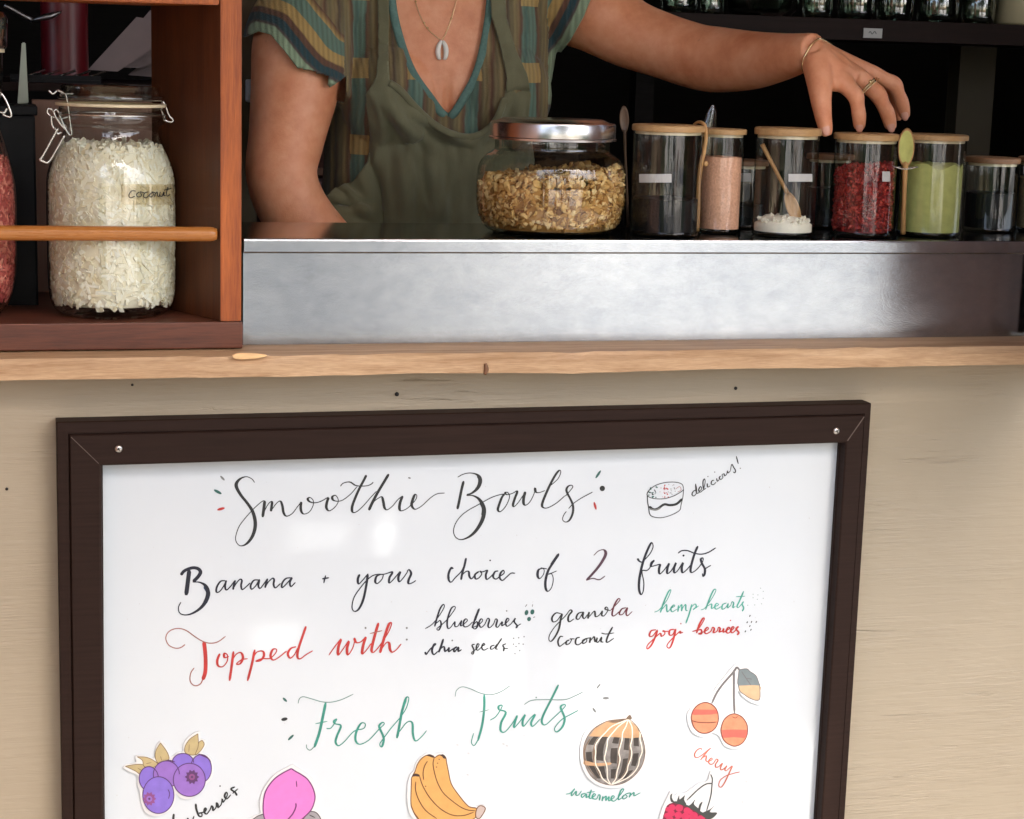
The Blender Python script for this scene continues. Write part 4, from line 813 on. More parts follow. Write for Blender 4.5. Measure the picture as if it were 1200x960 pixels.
# ---- clamp-lid jars in the shelf unit
def clamp_jar(cx, Y, prof_px, inner_px, fill_top, label, fmat, shape, nfl, size, fname, lid_px, neck_px, wires=True, floor_z=None, tiltx=0):
    L = Lay(cx, 300, Y); root = empty('clamp_jar', (L.c.x, L.c.y, floor_z), label, 'jar', 'clamp jars in the shelf unit')
    pr = L.pr(prof_px); dz = floor_z-pr[0][1]; pr = [(0, floor_z+.0035)]+[(r, z+dz*max(0, 1-i/3)) for i, (r, z) in enumerate(pr)]
    sp_ = [pr[0], (pr[1][0]*.75, floor_z+.0015)]+smoothprof(pr[1:], 4)
    bm = NM(); lathe(bm, L.c, sp_, 56); build('glass_body', bm, M_glass, root)
    rf = radf(smoothprof(pr[1:], 4)); zt = L.z(fill_top); zb_ = floor_z+.014
    bm = NM(); core = [(0, zb_)]+[(max(.002, rf(zb_+(zt-.004-zb_)*i/14)-.0045-(.006 if i == 0 else 0)), zb_+(zt-.004-zb_)*i/14) for i in range(15)]+[(0, zt-.002)]
    lathe(bm, L.c, core, 40)
    n0_ = len(bm.verts); rnd = random.Random(cx); flakes(bm, lambda z: rf(z)-.0020, zt, zb_+.001, L.c, nfl, size, rnd, shape, tiltx, .22, .006)
    for w in bm.verts:                                       # pieces press flat against the glass
        dx, dy = w.co.x-L.c.x, w.co.y-L.c.y; r_ = math.hypot(dx, dy); lim = rf(w.co.z)-.0022
        if r_ > lim: w.co.x = L.c.x+dx*lim/r_; w.co.y = L.c.y+dy*lim/r_
        if w.co.z < zb_-.004: w.co.z = zb_-.004
    stuff(build(fname, bm, fmat, root, smooth=True, sharp=40))
    lp = L.pr(lid_px); bm = NM(); lathe(bm, L.c, [(0, lp[0][1])]+lp+[(0, lp[-1][1])], 48); build('glass_lid', bm, M_glasslid, root)
    gz = L.pr(neck_px); bm = NM(); lathe(bm, L.c, [(gz[0][0]-.006, gz[0][1]), gz[0], gz[1], (gz[1][0]-.006, gz[1][1])], 48); build('rubber_gasket', bm, M_gasket, root)
    return root, L, rf
zsh = zb
J1, LJ, rfj = clamp_jar(132, .088, [(58, 371), (68, 362), (73, 345), (74.5, 310), (74.5, 225), (72, 200), (64, 178), (56, 160), (54, 150), (60, 144), (62, 138), (60, 131), (58, 126)], None, 176,
    'large clamp-lid glass jar of white coconut flakes behind the dowel rail', M_coco, shred, 5200, .0086, 'coconut_flakes',
    [(60, 117), (61, 112), (56, 111), (57, 102), (54, 99.5)], [(63, 124.5), (63, 121)], floor_z=zsh)
def wrapj(px, py, rad, cx_=None):
    c = LJ.c; d = ray(px, py); ox, oy = CAM.x-c.x, CAM.y-c.y; A = d.x**2+d.y**2; B = ox*d.x+oy*d.y; D = B*B-A*(ox*ox+oy*oy-rad*rad); return CAM+d*((-B-math.sqrt(max(D, 0)))/A)
written_label(LJ, 142, 216, 204, 240, 74.5*LJ.k, glass('label_film', (.93, .87, .76), 1.3, (.5, .45, .35)), J1,
    [[(159,224),(154,224),(151,229),(153,232),(158,230)],[(163,225),(160,228),(162,231),(166,229),(164,225),(169,226)],[(174,225),(170,226),(168,230),(171,232),(175,229)],[(178,226),(175,229),(177,231),(180,228),(178,225),(182,226)],[(182,226),(181,231)],[(181,229),(184,225),(185,230),(187,230)],[(188,225),(187,229),(190,230),(192,225),(192,229),(194,229)],[(197,219),(195,226),(196,230),(199,228)],[(192,223),(201,221)]])
bm = NM(); k_ = .0013                                      # bail clamp: wire loops at the left, pivot wire at the right, neck wire round the jar
ring = [(LJ.c.x+61.5*LJ.k*math.cos(a), LJ.c.y+61.5*LJ.k*math.sin(a), LJ.z(134)) for a in [i*math.pi/20 for i in range(40)]]
tube(bm, ring, .0011, 8, closed=True)
yw = LJ.c.y-.012
def wl(bm, pts, r=k_, Y=None): tube(bm, crom([at(x, y, (yw if Y is None else Y)) for x, y in pts], 5), r, 8)
wl(bm, [(57,106),(62,110),(68,106),(72,109),(75,110),(86,110)]); wl(bm, [(67,106),(76,110),(79,120),(81,135),(83,150),(84,157),(81,158),(76,150),(71,138),(67,129),(63,131),(67,140),(76,152)], Y=yw-.004)
wl(bm, [(83,136),(72,139),(62,137),(56,133),(56,128),(60,128),(64,134)], Y=yw+.002); wl(bm, [(60,135),(61,146),(64,152)], Y=yw)
wl(bm, [(64,150),(66,154),(68,157),(72,155)], Y=yw-.003)
wl(bm, [(68,150),(60,165),(50,183),(47,187),(50,189),(57,190),(66,176),(76,158)], .0018, yw-.005)
wl(bm, [(190,118),(194,124),(198,135),(203,141),(200,143),(194,141),(192,134)], Y=LJ.c.y-.004); wl(bm, [(190,119),(190,130),(193,142)], Y=LJ.c.y)
build('wire_clamp', bm, M_wire, J1)
J2, L2_, _ = clamp_jar(-62, .088, [(58, 367), (70, 352), (78, 325), (80, 280), (80, 225), (76, 195), (68, 165), (62, 145), (60, 120), (66, 112), (68, 60)], None, 186,
    'tall glass jar of pinkish red dried berries, cut off by the left edge', M_gojip, berry, 3600, .0055, 'dried_berries',
    [(70, 56), (73, 52), (74, 20), (70, 12)], [(70, 60), (70, 56)], floor_z=zsh)
bm = NM(); yw = L2_.c.y-.006
wl(bm, [(0,108),(4,113),(8,120),(13,133),(12,137),(7,136),(3,134)], .0015, yw); wl(bm, [(-2,131),(5,132),(8,127)], .0015, yw); build('wire_clamp', bm, M_wire, J2)

# ---- jars on the counter
def jar(cx, Y, hw, top, lid_h, label, kind, group='bamboo-lidded jars on the counter', lidm=None, gl=None, overh=1.5):
    L = Lay(cx, 275, Y); r = hw*L.k; zt = L.z(top); root = empty('storage_jar', (L.c.x, L.c.y, ZCT), label, 'jar', group)
    zl_ = L.z(top+lid_h)
    bm = NM(); lathe(bm, L.c, [(0, ZCT+.003), (r*.8, ZCT+.0022), (r-.003, ZCT+.0006), (r-.0006, ZCT+.003), (r, ZCT+.007), (r, zl_)], 56); build('glass_body', bm, gl or M_glass2, root)
    bm = NM(); ro = r+overh*L.k; h = (zt-zl_)
    lathe(bm, L.c, [(0, zl_-.4*h), (r-.004, zl_-.4*h), (r-.0032, zl_-.38*h), (r-.0032, zl_+.0004), (ro, zl_+.0006), (ro+.0004, zl_+.3*h), (ro+.0004, zt-.2*h), (ro-.001, zt-.03*h), (ro-.003, zt), (0, zt)], 56)
    build('bamboo_lid', bm, lidm or M_bamboo, root, sharp=35)
    bm = NM()
    for q_ in (.12, .28): lathe(bm, L.c, [(r-.0031, zl_-q_*h-.0012), (r-.0024, zl_-q_*h), (r-.0031, zl_-q_*h+.0012)], 40)
    build('seal_ring', bm, M_gasket, root)
    return root, L, r-.003
def column(root, L, r, top_px, mat_, name, wob=.003, slope=0.0, mound=0):
    zt = L.z(top_px); bm = NM(); n = 40; z0 = ZCT+.0064; rings = []
    for f in (0, 1): rings.append([bm.verts.new((L.c.x+r*math.cos(6.2832*i/n), L.c.y+r*math.sin(6.2832*i/n), z0 if f == 0 else zt+slope*r*math.cos(6.2832*i/n)+wob*noise.noise((math.cos(6.2832*i/n)*2.5, math.sin(6.2832*i/n)*2.5, L.cx)))) for i in range(n)])
    bm.faces.new(rings[0][::-1])
    for i in range(n): bm.faces.new((rings[0][i], rings[0][(i+1) % n], rings[1][(i+1) % n], rings[1][i]))
    prev = rings[1]
    for s_ in (.8, .55, .3):
        cur = [bm.verts.new((L.c.x+r*s_*math.cos(6.2832*i/n), L.c.y+r*s_*math.sin(6.2832*i/n), zt+mound*(1-s_)+slope*r*s_*math.cos(6.2832*i/n)+wob*noise.noise((s_*math.cos(6.2832*i/n)*4, s_*math.sin(6.2832*i/n)*4, L.cx+3)))) for i in range(n)]
        for i in range(n): bm.faces.new((prev[i], prev[(i+1) % n], cur[(i+1) % n], cur[i]))
        prev = cur
    bm.faces.new(prev); return stuff(build(name, bm, mat_, root, sharp=40))
YJ = .088
# granola jar
Lg = Lay(644, 275, .118); kg = Lg.k
gr = empty('granola_jar', (Lg.c.x, Lg.c.y, ZCT), 'squat round glass jar of granola with a shiny steel lid', 'jar')
pg = [(66, 276), (76, 268), (85, 250), (87.5, 228), (87, 205), (84, 192), (76, 182), (70, 178), (67, 174), (67, 164)]
pz = Lg.pr(pg); pz[0] = (pz[0][0], ZCT+.0005); pz[1] = (pz[1][0], ZCT+.0065)
bm = NM(); lathe(bm, Lg.c, [(0, ZCT+.004), (pz[0][0]*.8, ZCT+.0025)]+smoothprof(pz, 4), 60); build('glass_body', bm, M_glass, gr)
rfg = radf(smoothprof(pz, 4)); zt = Lg.z(207); z0 = ZCT+.007
bm = NM(); lathe(bm, Lg.c, [(0, z0)]+[(rfg(z0+(zt-.012-z0)*i/10)-.006, z0+(zt-.012-z0)*i/10) for i in range(11)]+[(0, zt-.012)], 40)
rnd = random.Random(4); flakes(bm, lambda z: rfg(z)-.003, zt, z0+.002, Lg.c, 2700, .0062, rnd, lump, .10, .36, .012)
stuff(build('granola', bm, M_oat, gr, sharp=50))
lz = Lg.pr([(74, 163.5), (74.5, 161), (73, 160), (73, 146), (72, 143.5)]); zt_ = Lg.z(140)
bm = NM(); lathe(bm, Lg.c, [(66*kg, lz[0][1])]+lz+[(66*kg, Lg.z(142.5)), (58*kg, zt_+.001), (0, zt_)], 64); build('steel_lid', bm, M_lid, gr, sharp=30)
# dark jar
r1, L1, ri = jar(778, YJ, 40.5, 146, 8, 'wide bamboo-lidded jar holding a low layer of black seeds, right of the granola', 'dark')
column(r1, L1, ri, 232, M_chia, 'black_seeds'); written_label(L1, 749, 204, 787, 214, ri+.003, M_labelw, r1)
# pink salt jar (a little further back)
r2, L2j, ri2 = jar(842, .125, 25.5, 150.5, 7, 'slim bamboo-lidded jar full of coarse pink salt', 'salt')
column(r2, L2j, ri2, 184, M_salt, 'pink_salt', .002)
# white powder jar
r3, L3, ri3 = jar(917, YJ, 37, 149.5, 9, 'bamboo-lidded jar with white powder lumps at its bottom and a wooden spoon inside', 'powder')
bm = NM(); z0 = ZCT+.0064; rnd = random.Random(8); lathe(bm, L3.c, [(0, z0), (ri3-.001, z0), (ri3-.001, L3.z(262)), (ri3*.6, L3.z(254)), (0, L3.z(252))], 36)
for i in range(150):
    a = rnd.uniform(0, 6.28); q_ = ri3*.92*math.sqrt(rnd.random()); s_ = rnd.uniform(.003, .0075); x, y = q_*math.cos(a), q_*math.sin(a)
    if math.hypot(x, y)+s_ > ri3: continue
    lump(bm, Vector((L3.c.x+x, L3.c.y+y, L3.z(260)+rnd.uniform(-.001, .008)*(1-.5*q_/ri3))), s_, rnd)
stuff(build('white_powder', bm, M_protein, r3, sharp=60))
written_label(L3, 924, 204, 952, 213, ri3+.003, M_labelw, r3)
# goji jar under the hand
r4, L4, ri4 = jar(1009, YJ, 36.5, 156, 8, 'bamboo-lidded jar of dark red dried berries under the reaching hand', 'goji')
rf4 = lambda z: ri4
zt = L4.z(196); bm = NM(); lathe(bm, L4.c, [(0, ZCT+.0064), (ri4-.005, ZCT+.0064), (ri4-.005, zt-.005), (0, zt-.004)], 36)
flakes(bm, lambda z: ri4-.0004, zt, ZCT+.008, L4.c, 1900, .0042, random.Random(2), berry, .12, .22, .006); stuff(build('dried_berries', bm, M_goji, r4, sharp=50))
written_label(L4, 1034, 201, 1043, 213, ri4+.003, M_labelw, r4)
# matcha jar
r5, L5, ri5 = jar(1087, YJ+.012, 37.5, 157, 7, 'bamboo-lidded jar full of light green powder beside the berry jar', 'matcha')
column(r5, L5, ri5, 193, M_matcha, 'green_powder', .006, .0, .002)
# two jars further back at the right end
r6, L6, ri6 = jar(1157, .165, 30, 184, 7, 'glass jar of black seeds with a dark wood lid, right of the green powder', 'seeds', 'dark-lidded jars at the right end', M_bamboo_dark)
column(r6, L6, ri6, 226, M_chia, 'black_seeds')
r7, L7, ri7 = jar(1221, .165, 32, 184, 7, 'glass jar of beige seeds cut off by the right edge', 'hemp', 'dark-lidded jars at the right end', M_bamboo_dark)
column(r7, L7, ri7, 208, M_hemp, 'beige_seeds')
r8, L8, ri8 = jar(868, .205, 27, 187, 7, 'empty dark-lidded jar behind the salt and powder jars', 'back', 'dark-lidded jars at the right end', M_bamboo_dark)
written_label(L8, 860, 203, 880, 213, ri8+.003, M_labelw, r8); column(r8, L8, ri8, 240, M_chia, 'black_seeds')
r9, L9, ri9 = jar(968, .205, 26, 180, 7, 'dark-lidded jar mostly hidden behind the red berry jar', 'back', 'dark-lidded jars at the right end', M_bamboo_dark)
column(r9, L9, ri9, 220, M_chia, 'black_seeds')

# ---- spoons
def spoon(name, head, neck, tail, hw, label, mats, group='wooden spoons with the jars', head_r=None, rim=True):
    """head: centre of the bowl, neck, tail: world points"""
    hd, nk, tl = Vector(head), Vector(neck), Vector(tail); root = empty(name, tl, label, 'spoon', group)
    ax = (hd-nk).normalized(); view = (CAM-hd).normalized(); sd = ax.cross(view).normalized(); nv = sd.cross(ax).normalized()
    Lh = (hd-nk).length; bm = NM(); n = 24; out = []; inn = []; rows = []
    for lev, (s_, dp) in enumerate(((.04, -.85), (.45, -.75), (.8, -.45), (1, 0), (.86, .06), (.6, -.32), (.3, -.5), (.02, -.55))):
        rows.append([bm.verts.new(hd+ax*Lh*s_*math.cos(6.2832*i/n)+sd*hw*s_*math.sin(6.2832*i/n)+nv*dp*hw*.55) for i in range(n)])
    for A, B in zip(rows, rows[1:]):
        for i in range(n): bm.faces.new((A[i], A[(i+1) % n], B[(i+1) % n], B[i])).material_index = 0
    bm.faces.new(rows[0][::-1]); bm.faces.new(rows[-1])
    for f in bm.faces:
        c_ = f.calc_center_median()-hd; 
        if c_.dot(nv) > -.30*hw*.55*2 and f.normal.length >= 0 and math.hypot(c_.dot(ax)/Lh, c_.dot(sd)/hw) < .80: f.material_index = len(mats)-1
    build('bowl', bm, list(mats), root)
    bm = NM(); w_ = hw*.36; ctube(bm, [(nk+ax*Lh*.12, w_*1.0), (nk, w_*.95), (nk.lerp(tl, .4), w_*.78), (nk.lerp(tl, .8), w_*.9), (tl, w_)], 4, 10); build('handle', bm, mats[0], root)
    return root
yf = L5.c.y-ri5-.012
k5_ = mpp(1062, 170, yf)
sp1 = spoon('wooden_spoon', at(1062, 173, yf+.002), at(1061, 196, yf), atz(1058, 274, ZCT+.004), 9.5*k5_, 'small wooden spoon with green powder in its bowl, upright in front of the green jar', [M_spoon, M_matcha])
sp1.location = sp1.location
bm = NM(); tube(bm, crom([at(x, y, yf-.0025) for x, y in ((1050, 196), (1057, 198), (1066, 198), (1074, 196))], 4), .0009, 8); tube(bm, crom([at(x, y, yf+.0025+.006*abs(x-1062)/12) for x, y in ((1048, 196), (1076, 196))], 3), .0007, 8)
build('wire_loop', bm, M_wire, sp1)
spoon('wooden_spoon', at(929, 243, L3.c.y-.008), at(922, 225, L3.c.y-.003), at(893, 169, L3.c.y+.006), 7.5*L3.k, 'wooden spoon leaning inside the jar of white powder', [M_spoon, M_spoon])
yk = L1.c.y+.045
spoon('wooden_spoon', at(731.5, 140, yk), at(732, 156, yk), atz(736, 266, ZCT+.005), 5.5*mpp(732, 140, yk), 'dark wooden spoon standing between the granola jar and the dark seed jar', [M_dkspoon, M_dkspoon])
hk = empty('hooked_spoon', at(822, 200, .078), 'curved pale wooden spoon handle hooked over the rim of the pink salt jar', 'spoon', 'wooden spoons with the jars')
yh = .078
bm = NM(); ctube(bm, [(at(813, 146, yh+.02), .0014), (at(819, 143, yh+.01), .0020), (at(826, 147, yh), .0024), (at(827.5, 160, yh), .0026), (at(825, 178, yh), .0028), (at(821.5, 192, yh+.001), .003), (at(819, 215, yh+.002), .003), (at(818, 250, yh+.002), .0028), (at(817, 271, yh+.002), .0026)], 5, 10); build('handle', bm, M_spoon, hk)
bm = NM(); ball(bm, at(827, 192, yh-.001), .0036, (1, .7, 1)); build('knob', bm, M_spoon, hk)
# little clear bag tip behind the salt jar
bm = NM(); c0 = at(831, 150, .19); kk = mpp(831, 150, .19); rows = []
for dz_, w_ in ((0, 9), (8, 8), (16, 6.5), (22, 5), (27, 2)): rows.append([bm.verts.new(c0+Vector(((w_*math.cos(6.283*i/10)+2*noise.noise((i, dz_, 1))+dz_*.14)*kk, w_*.4*math.sin(6.283*i/10)*kk, (dz_+3*noise.noise((i*3, dz_, 4)))*kk))) for i in range(10)])
rows.insert(0, [bm.verts.new((c0.x+12*kk*math.cos(6.283*i/10), c0.y+6*kk*math.sin(6.283*i/10), ZCT+.0005)) for i in range(10)])
for A, B in zip(rows, rows[1:]):
    for i in range(10): bm.faces.new((A[i], A[(i+1) % 10], B[(i+1) % 10], B[i]))
tag(build('plastic_bag', bm, glass('clear_film', (.8, .8, .82), 1.4, (.6, .6, .6)), loc=(c0.x, c0.y, ZCT)), 'small clear crumpled bag standing behind the pink salt jar', 'bag')

# ================================================================== INSIDE, BEHIND THE COUNTER
def shelf_at(name, x0, x1, pyt, pyb, Y0, Y1, m_, label, cat):
    a, b = at(x0, (pyt+pyb)/2, Y0), at(x1, (pyt+pyb)/2, Y0); zt, zb2 = at((x0+x1)/2, pyt, Y0).z, at((x0+x1)/2, pyb, Y0).z
    t = empty(name, ((a.x+b.x)/2, Y0, zb2), label, cat); bm = NM(); box(bm, (a.x, Y0, zb2), (b.x, Y1, zt), .001); build('shelf_board', bm, m_, t, smooth=False); return t, a.x, b.x, zt
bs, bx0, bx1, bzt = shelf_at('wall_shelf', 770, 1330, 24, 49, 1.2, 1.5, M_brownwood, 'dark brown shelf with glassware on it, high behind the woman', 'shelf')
for x in (bx0+.05, bx1-.06): 
    bm = NM(); box(bm, (x, 1.46, .02), (x+.04, 1.5, bzt-.03)); build('upright', bm, M_blackwood, bs, smooth=False)
q0, q1 = at(1012, 33, 1.198), at(1033, 45, 1.198); bm = NM(); box(bm, (q0.x, 1.196, q1.z), (q1.x, 1.1995, q0.z)); tg_ = build('price_tag', bm, M_labelw, loc=(q0.x, 1.1995, q1.z), smooth=False)
tag(tg_, 'small white paper tag on the edge of the dark shelf', 'tag')
p = Pen(1.196); p.stroke((0, 0, 1), [(1018, 39), (1020, 37), (1022, 40), (1025, 37), (1027, 40)], thin=1, thick=1.2); p.done('tag_lettering', [I_gry], tg_)
glst = (('drinking_glass', 795, 22, 'tall clear drinking glass at the left end of the dark shelf'), ('drinking_glass', 834, 15, 'clear drinking glass just right of the tall one on the dark shelf'), ('glass_jug', 893, 44, 'big round clear glass jug above the reaching arm'), ('drinking_glass', 957, 18, 'dark clear glass between the jug and the two small glasses'), ('drinking_glass', 1002, 22, 'small clear glass above the white paper tag'), ('drinking_glass', 1048, 22, 'clear glass just right of the one above the tag'), ('glass_jar', 1098, 25, 'wide clear glass jar in the middle of the right shelf end'), ('glass_jar', 1146, 20, 'clear glass jar beside the cream pot on the dark shelf'))
for nm, cx, hw, lb in glst:
    Lx = Lay(cx, 20, 1.27 if cx > 900 else 1.25); k = Lx.k; r = hw*k; t = bzt+.0006; hgt = .12 if nm != 'glass_jug' else .19
    bm = NM(); fl = 1.12 if nm == 'drinking_glass' else 1.0
    pr = [(0, t+.006), (r*.7, t+.004), (r*.86, t), (r*.95, t+.005), (r, t+.018), (r*fl, t+hgt), (r*fl-.003, t+hgt), (r-.004, t+.02), (r*.8, t+.012), (0, t+.011)]
    if nm == 'glass_jug': pr = [(0, t+.008), (r*.6, t+.004), (r*.75, t), (r*.92, t+.012), (r, t+.05), (r*.95, t+.10), (r*.6, t+.15), (r*.55, t+.19), (r*.53, t+.19), (r*.58, t+.15), (r*.92, t+.1), (r*.96, t+.05), (r*.8, t+.014), (0, t+.013)]
    lathe(bm, Lx.c, pr, 36); tag(build(nm, bm, M_glassdk, loc=(Lx.c.x, Lx.c.y, t)), lb, 'jar' if nm == 'glass_jar' else 'jug' if nm == 'glass_jug' else 'glass', 'glassware on the dark shelf')
Lx = Lay(1196, 20, 1.27); t = bzt+.0006; r = 30*Lx.k
cp = empty('cream_pot', (Lx.c.x, Lx.c.y, t), 'cream ceramic pot with a side handle at the right end of the dark shelf', 'pot')
bm = NM(); lathe(bm, Lx.c, [(0, t), (r*.9, t), (r, t+.006), (r*.96, t+.06), (r*.85, t+.11), (r*.83, t+.11), (r*.93, t+.06), (r*.9, t+.01), (0, t+.008)], 36); build('pot_body', bm, M_cream, cp)
bm = NM(); ctube(bm, [(Vector((Lx.c.x+.2*r, Lx.c.y-r*.9, t+.085)), .005), (Vector((Lx.c.x+.2*r, Lx.c.y-r*1.4, t+.07)), .006), (Vector((Lx.c.x+.2*r, Lx.c.y-r*1.4, t+.035)), .006), (Vector((Lx.c.x+.2*r, Lx.c.y-r*.95, t+.025)), .005)], 5, 10); build('handle', bm, M_cream, cp)
# left: inner bench behind the shelf unit, with red tin, papers, tray, spatula, black box
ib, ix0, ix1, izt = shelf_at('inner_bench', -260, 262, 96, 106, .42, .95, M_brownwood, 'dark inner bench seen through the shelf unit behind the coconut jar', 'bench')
for x in (ix0+.03, ix1-.07):
    bm = NM(); box(bm, (x, .45, .021), (x+.04, .49, izt-.02)); build('bench_leg', bm, M_blackwood, ib, smooth=False)
Lr = Lay(76, 60, .56); r = 27*Lr.k; t = izt+.0005
rt = empty('red_tin', (Lr.c.x, Lr.c.y, t), 'dark red tin canister behind the coconut jar lid', 'tin')
bm = NM(); lathe(bm, Lr.c, [(0, t), (r, t), (r*1.01, t+.003), (r, t+.006), (r, t+.15), (0, t+.15)], 40); build('tin_body', bm, M_redtin, rt, sharp=40)
bm = NM(); lathe(bm, Lr.c, [(r*1.02, t+.1505), (r*1.02, t+.168), (r*.96, t+.172), (0, t+.173)], 40); build('tin_lid', bm, M_redtin, rt, sharp=40)
for i, (pts, lb) in enumerate((([(103, 82), (160, 20), (186, 24), (186, 52), (138, 84)], 'front sheet of grey paper leaning against the back of the shelf opening'), ([(120, 78), (176, 12), (205, 12), (205, 60), (165, 80)], 'rear sheet of grey paper leaning behind the front sheet'), ([(150, 88), (186, 58), (210, 70), (200, 92)], 'small low sheet of grey paper lying under the leaning sheets'))):
    bm = NM(); prism(bm, [at(x, y, .60+.03*i+(90-y)*.0006) for x, y in pts], (0, .0015, 0)); tag(build('paper_sheet', bm, M_paper, loc=at(*pts[0], .60+.03*i), smooth=False), lb, 'paper', 'paper sheets behind the coconut jar')
a, b = at(12, 90, .45), at(118, 90, .45); t = izt+.0004
tr = empty('wire_tray', ((a.x+b.x)/2, .46, t), 'dark metal tray with thin rods on the inner bench', 'tray')
bm = NM(); box(bm, (a.x, .44, t), (b.x, .53, t+.004)); box(bm, (a.x, .44, t+.0041), (b.x, .444, t+.010)); build('tray_base', bm, M_blackbox, tr, smooth=False)
for i in range(5):
    bm = NM(); x = a.x+(b.x-a.x)*(.14+.17*i); tube(bm, [(x, .447, t+.0065), (x+.03, .50, t+.016)], .0018, 8); build('rod', bm, M_wire, tr)
bm = NM(); prism(bm, [at(x, y, .40) for x, y in ((25.5, 50), (30, 50), (33.5, 121), (20.5, 122))], (0, .004, 0), bev=.001); tag(build('spatula', bm, M_mint, loc=at(27, 122, .40), smooth=False), 'pale tapered plastic spatula standing left of the coconut jar', 'spatula')
bm = NM(); ctube(bm, [(at(38, 24, .5), .004), (at(55, 20, .5), .012), (at(68, 15, .5), .006), (at(72, 13, .5), .001)], 4, 10, flat=((0, 0, 1), .35)); ctube(bm, [(at(38, 24, .5), .0035), (at(20, 14, .5), .003), (at(5, 6, .5), .003)], 3, 8)
tag(build('metal_scoop', bm, M_grey, loc=at(38, 24, .5)), 'grey metal scoop lying high up left of the red tin', 'scoop')
a, b = at(-30, 240, .20), at(43, 240, .20)
bb = empty('black_box', (a.x, .2, ZCT-.2), 'tall black plastic box standing behind the two clamp jars', 'box')
zt_, zb_2 = at(20, 124, .20).z, at(20, 361, .20).z
bm = NM(); box(bm, (a.x, .20, zb_2), (b.x, .30, zt_-.012), .003); build('box_body', bm, M_blackbox, bb, smooth=False)
bm = NM(); box(bm, (a.x-.003, .197, zt_-.0118), (b.x+.003, .303, zt_), .002); build('box_lid', bm, M_blackbox, bb, smooth=False)
a, b = at(-40, 366, .17), at(175, 366, .17); zz_ = at(60, 361, .175).z
rs, *_r = shelf_at('rear_plank', -200, 196, 361.5, 376, .172, .34, M_darkred, 'dark plank behind the shelf unit that carries the black box', 'plank')
a, b = at(39, 200, .345), at(182, 200, .345); bm = NM(); box(bm, (a.x, .345, at(100, 362, .345).z-.3), (b.x, .36, at(100, 118, .345).z), .001)
tag(build('back_panel', bm, M_shutter, loc=(a.x, .345, 1), smooth=False), 'brown wooden panel behind the coconut jar', 'panel')
# brown cabinet and paper bag behind the woman's arm
a, b = at(305, 200, 1.0), at(420, 200, 1.0); cb = empty('cabinet', (a.x, 1.0, .02), 'reddish brown cabinet in the shadow behind the bent arm', 'cabinet')
bm = NM(); box(bm, (a.x, 1.0, .021), (b.x+.1, 1.3, at(350, 40, 1.0).z), .002); build('cabinet_body', bm, simple('cabinet_brown', (.10, .04, .028), .5, 0, .2, 9), cb, smooth=False)
bm = NM(); z_ = at(350, 205, .99).z; box(bm, (a.x+.002, .985, z_), (b.x+.098, .9995, z_+.012), .001); build('cabinet_rail', bm, M_shutter, cb, smooth=False)
a, b = at(335, 230, .85), at(400, 230, .85); zt_ = at(360, 212, .85).z
bm = NM(); prism(bm, [(a.x, .85, .021), (b.x, .85, .021), (b.x-.006, .85, zt_), (a.x+.01, .85, zt_-.004)], (0, .08, 0), bev=.002); tag(build('paper_bag', bm, M_paper, loc=(a.x, .85, .02), smooth=False), 'greyish paper bag visible between the bent arm and the green overalls', 'bag')
# ================================================================== THE WOMAN BEHIND THE COUNTER
def voxel(bm, size, smooth_it, name='tmp'):
    bmesh.ops.recalc_face_normals(bm, faces=bm.faces)
    me = bpy.data.meshes.new(name); bm.to_mesh(me); bm.free(); o = bpy.data.objects.new(name, me); COL.objects.link(o)
    r_ = o.modifiers.new('r', 'REMESH'); r_.mode = 'VOXEL'; r_.voxel_size = size
    s_ = o.modifiers.new('s', 'SMOOTH'); s_.factor = .5; s_.iterations = smooth_it
    dg = bpy.context.evaluated_depsgraph_get(); dg.update(); e = o.evaluated_get(dg); m2 = bpy.data.meshes.new_from_object(e)
    out = NM(); out.from_mesh(m2); bpy.data.objects.remove(o); bpy.data.meshes.remove(me); bpy.data.meshes.remove(m2); return out
YT = .52
def rings(bm, L, n=28, k=4):
    """L: (px centre x, px y, half width px, half depth m, Y offset)"""
    C_ = []
    for cx, y, hw, dp, dy in L:
        p_ = at(cx, y, YT); C_.append((p_.x, p_.z, hw*mpp(cx, y, YT), dp, YT+dy))
    c1 = crom([(a, b, c) for a, b, c, d, e in C_], k); c2 = crom([(d, e, 0) for a, b, c, d, e in C_], k); prev = None
    for p_, q_ in zip(c1, c2):
        row = []
        for i in range(n):
            a = 6.28319*i/n; ca, sa = math.cos(a), math.sin(a); pw = .82
            row.append(bm.verts.new((p_.x+p_.z*math.copysign(abs(ca)**pw, ca), q_.y+q_.x*math.copysign(abs(sa)**pw, sa), p_.y)))
        if prev: 
            for i in range(n): bm.faces.new((prev[i], prev[(i+1) % n], row[(i+1) % n], row[i]))
        else: bm.faces.new(row)
        prev = row
    bm.faces.new(prev[::-1])
TORSO = [(520,-70,44,.055,.03),(520,-48,50,.058,.02),(520,-30,80,.068,.01),(519,-12,118,.08,0),(517,15,136,.092,0),(514,55,134,.102,0),(512,95,127,.108,0),(508,135,120,.108,0),(500,180,112,.100,0),(494,225,108,.097,0),(492,270,110,.10,0),(492,330,122,.11,.01),(492,400,132,.12,.02),(492,450,128,.12,.02)]
P_ = lambda x, y, Y: at(x, y, Y)
RSH, REL, RWR = P_(372,-2,.50), P_(330,205,.40), P_(468,372,.36)
RARM = [(RSH, .058), (P_(352,45,.475), .066), (P_(346,100,.445), .063), (P_(336,160,.42), .054), (REL, .050), (P_(346,248,.392), .049), (P_(385,292,.383), .044), (P_(430,335,.37), .035), (RWR, .027)]
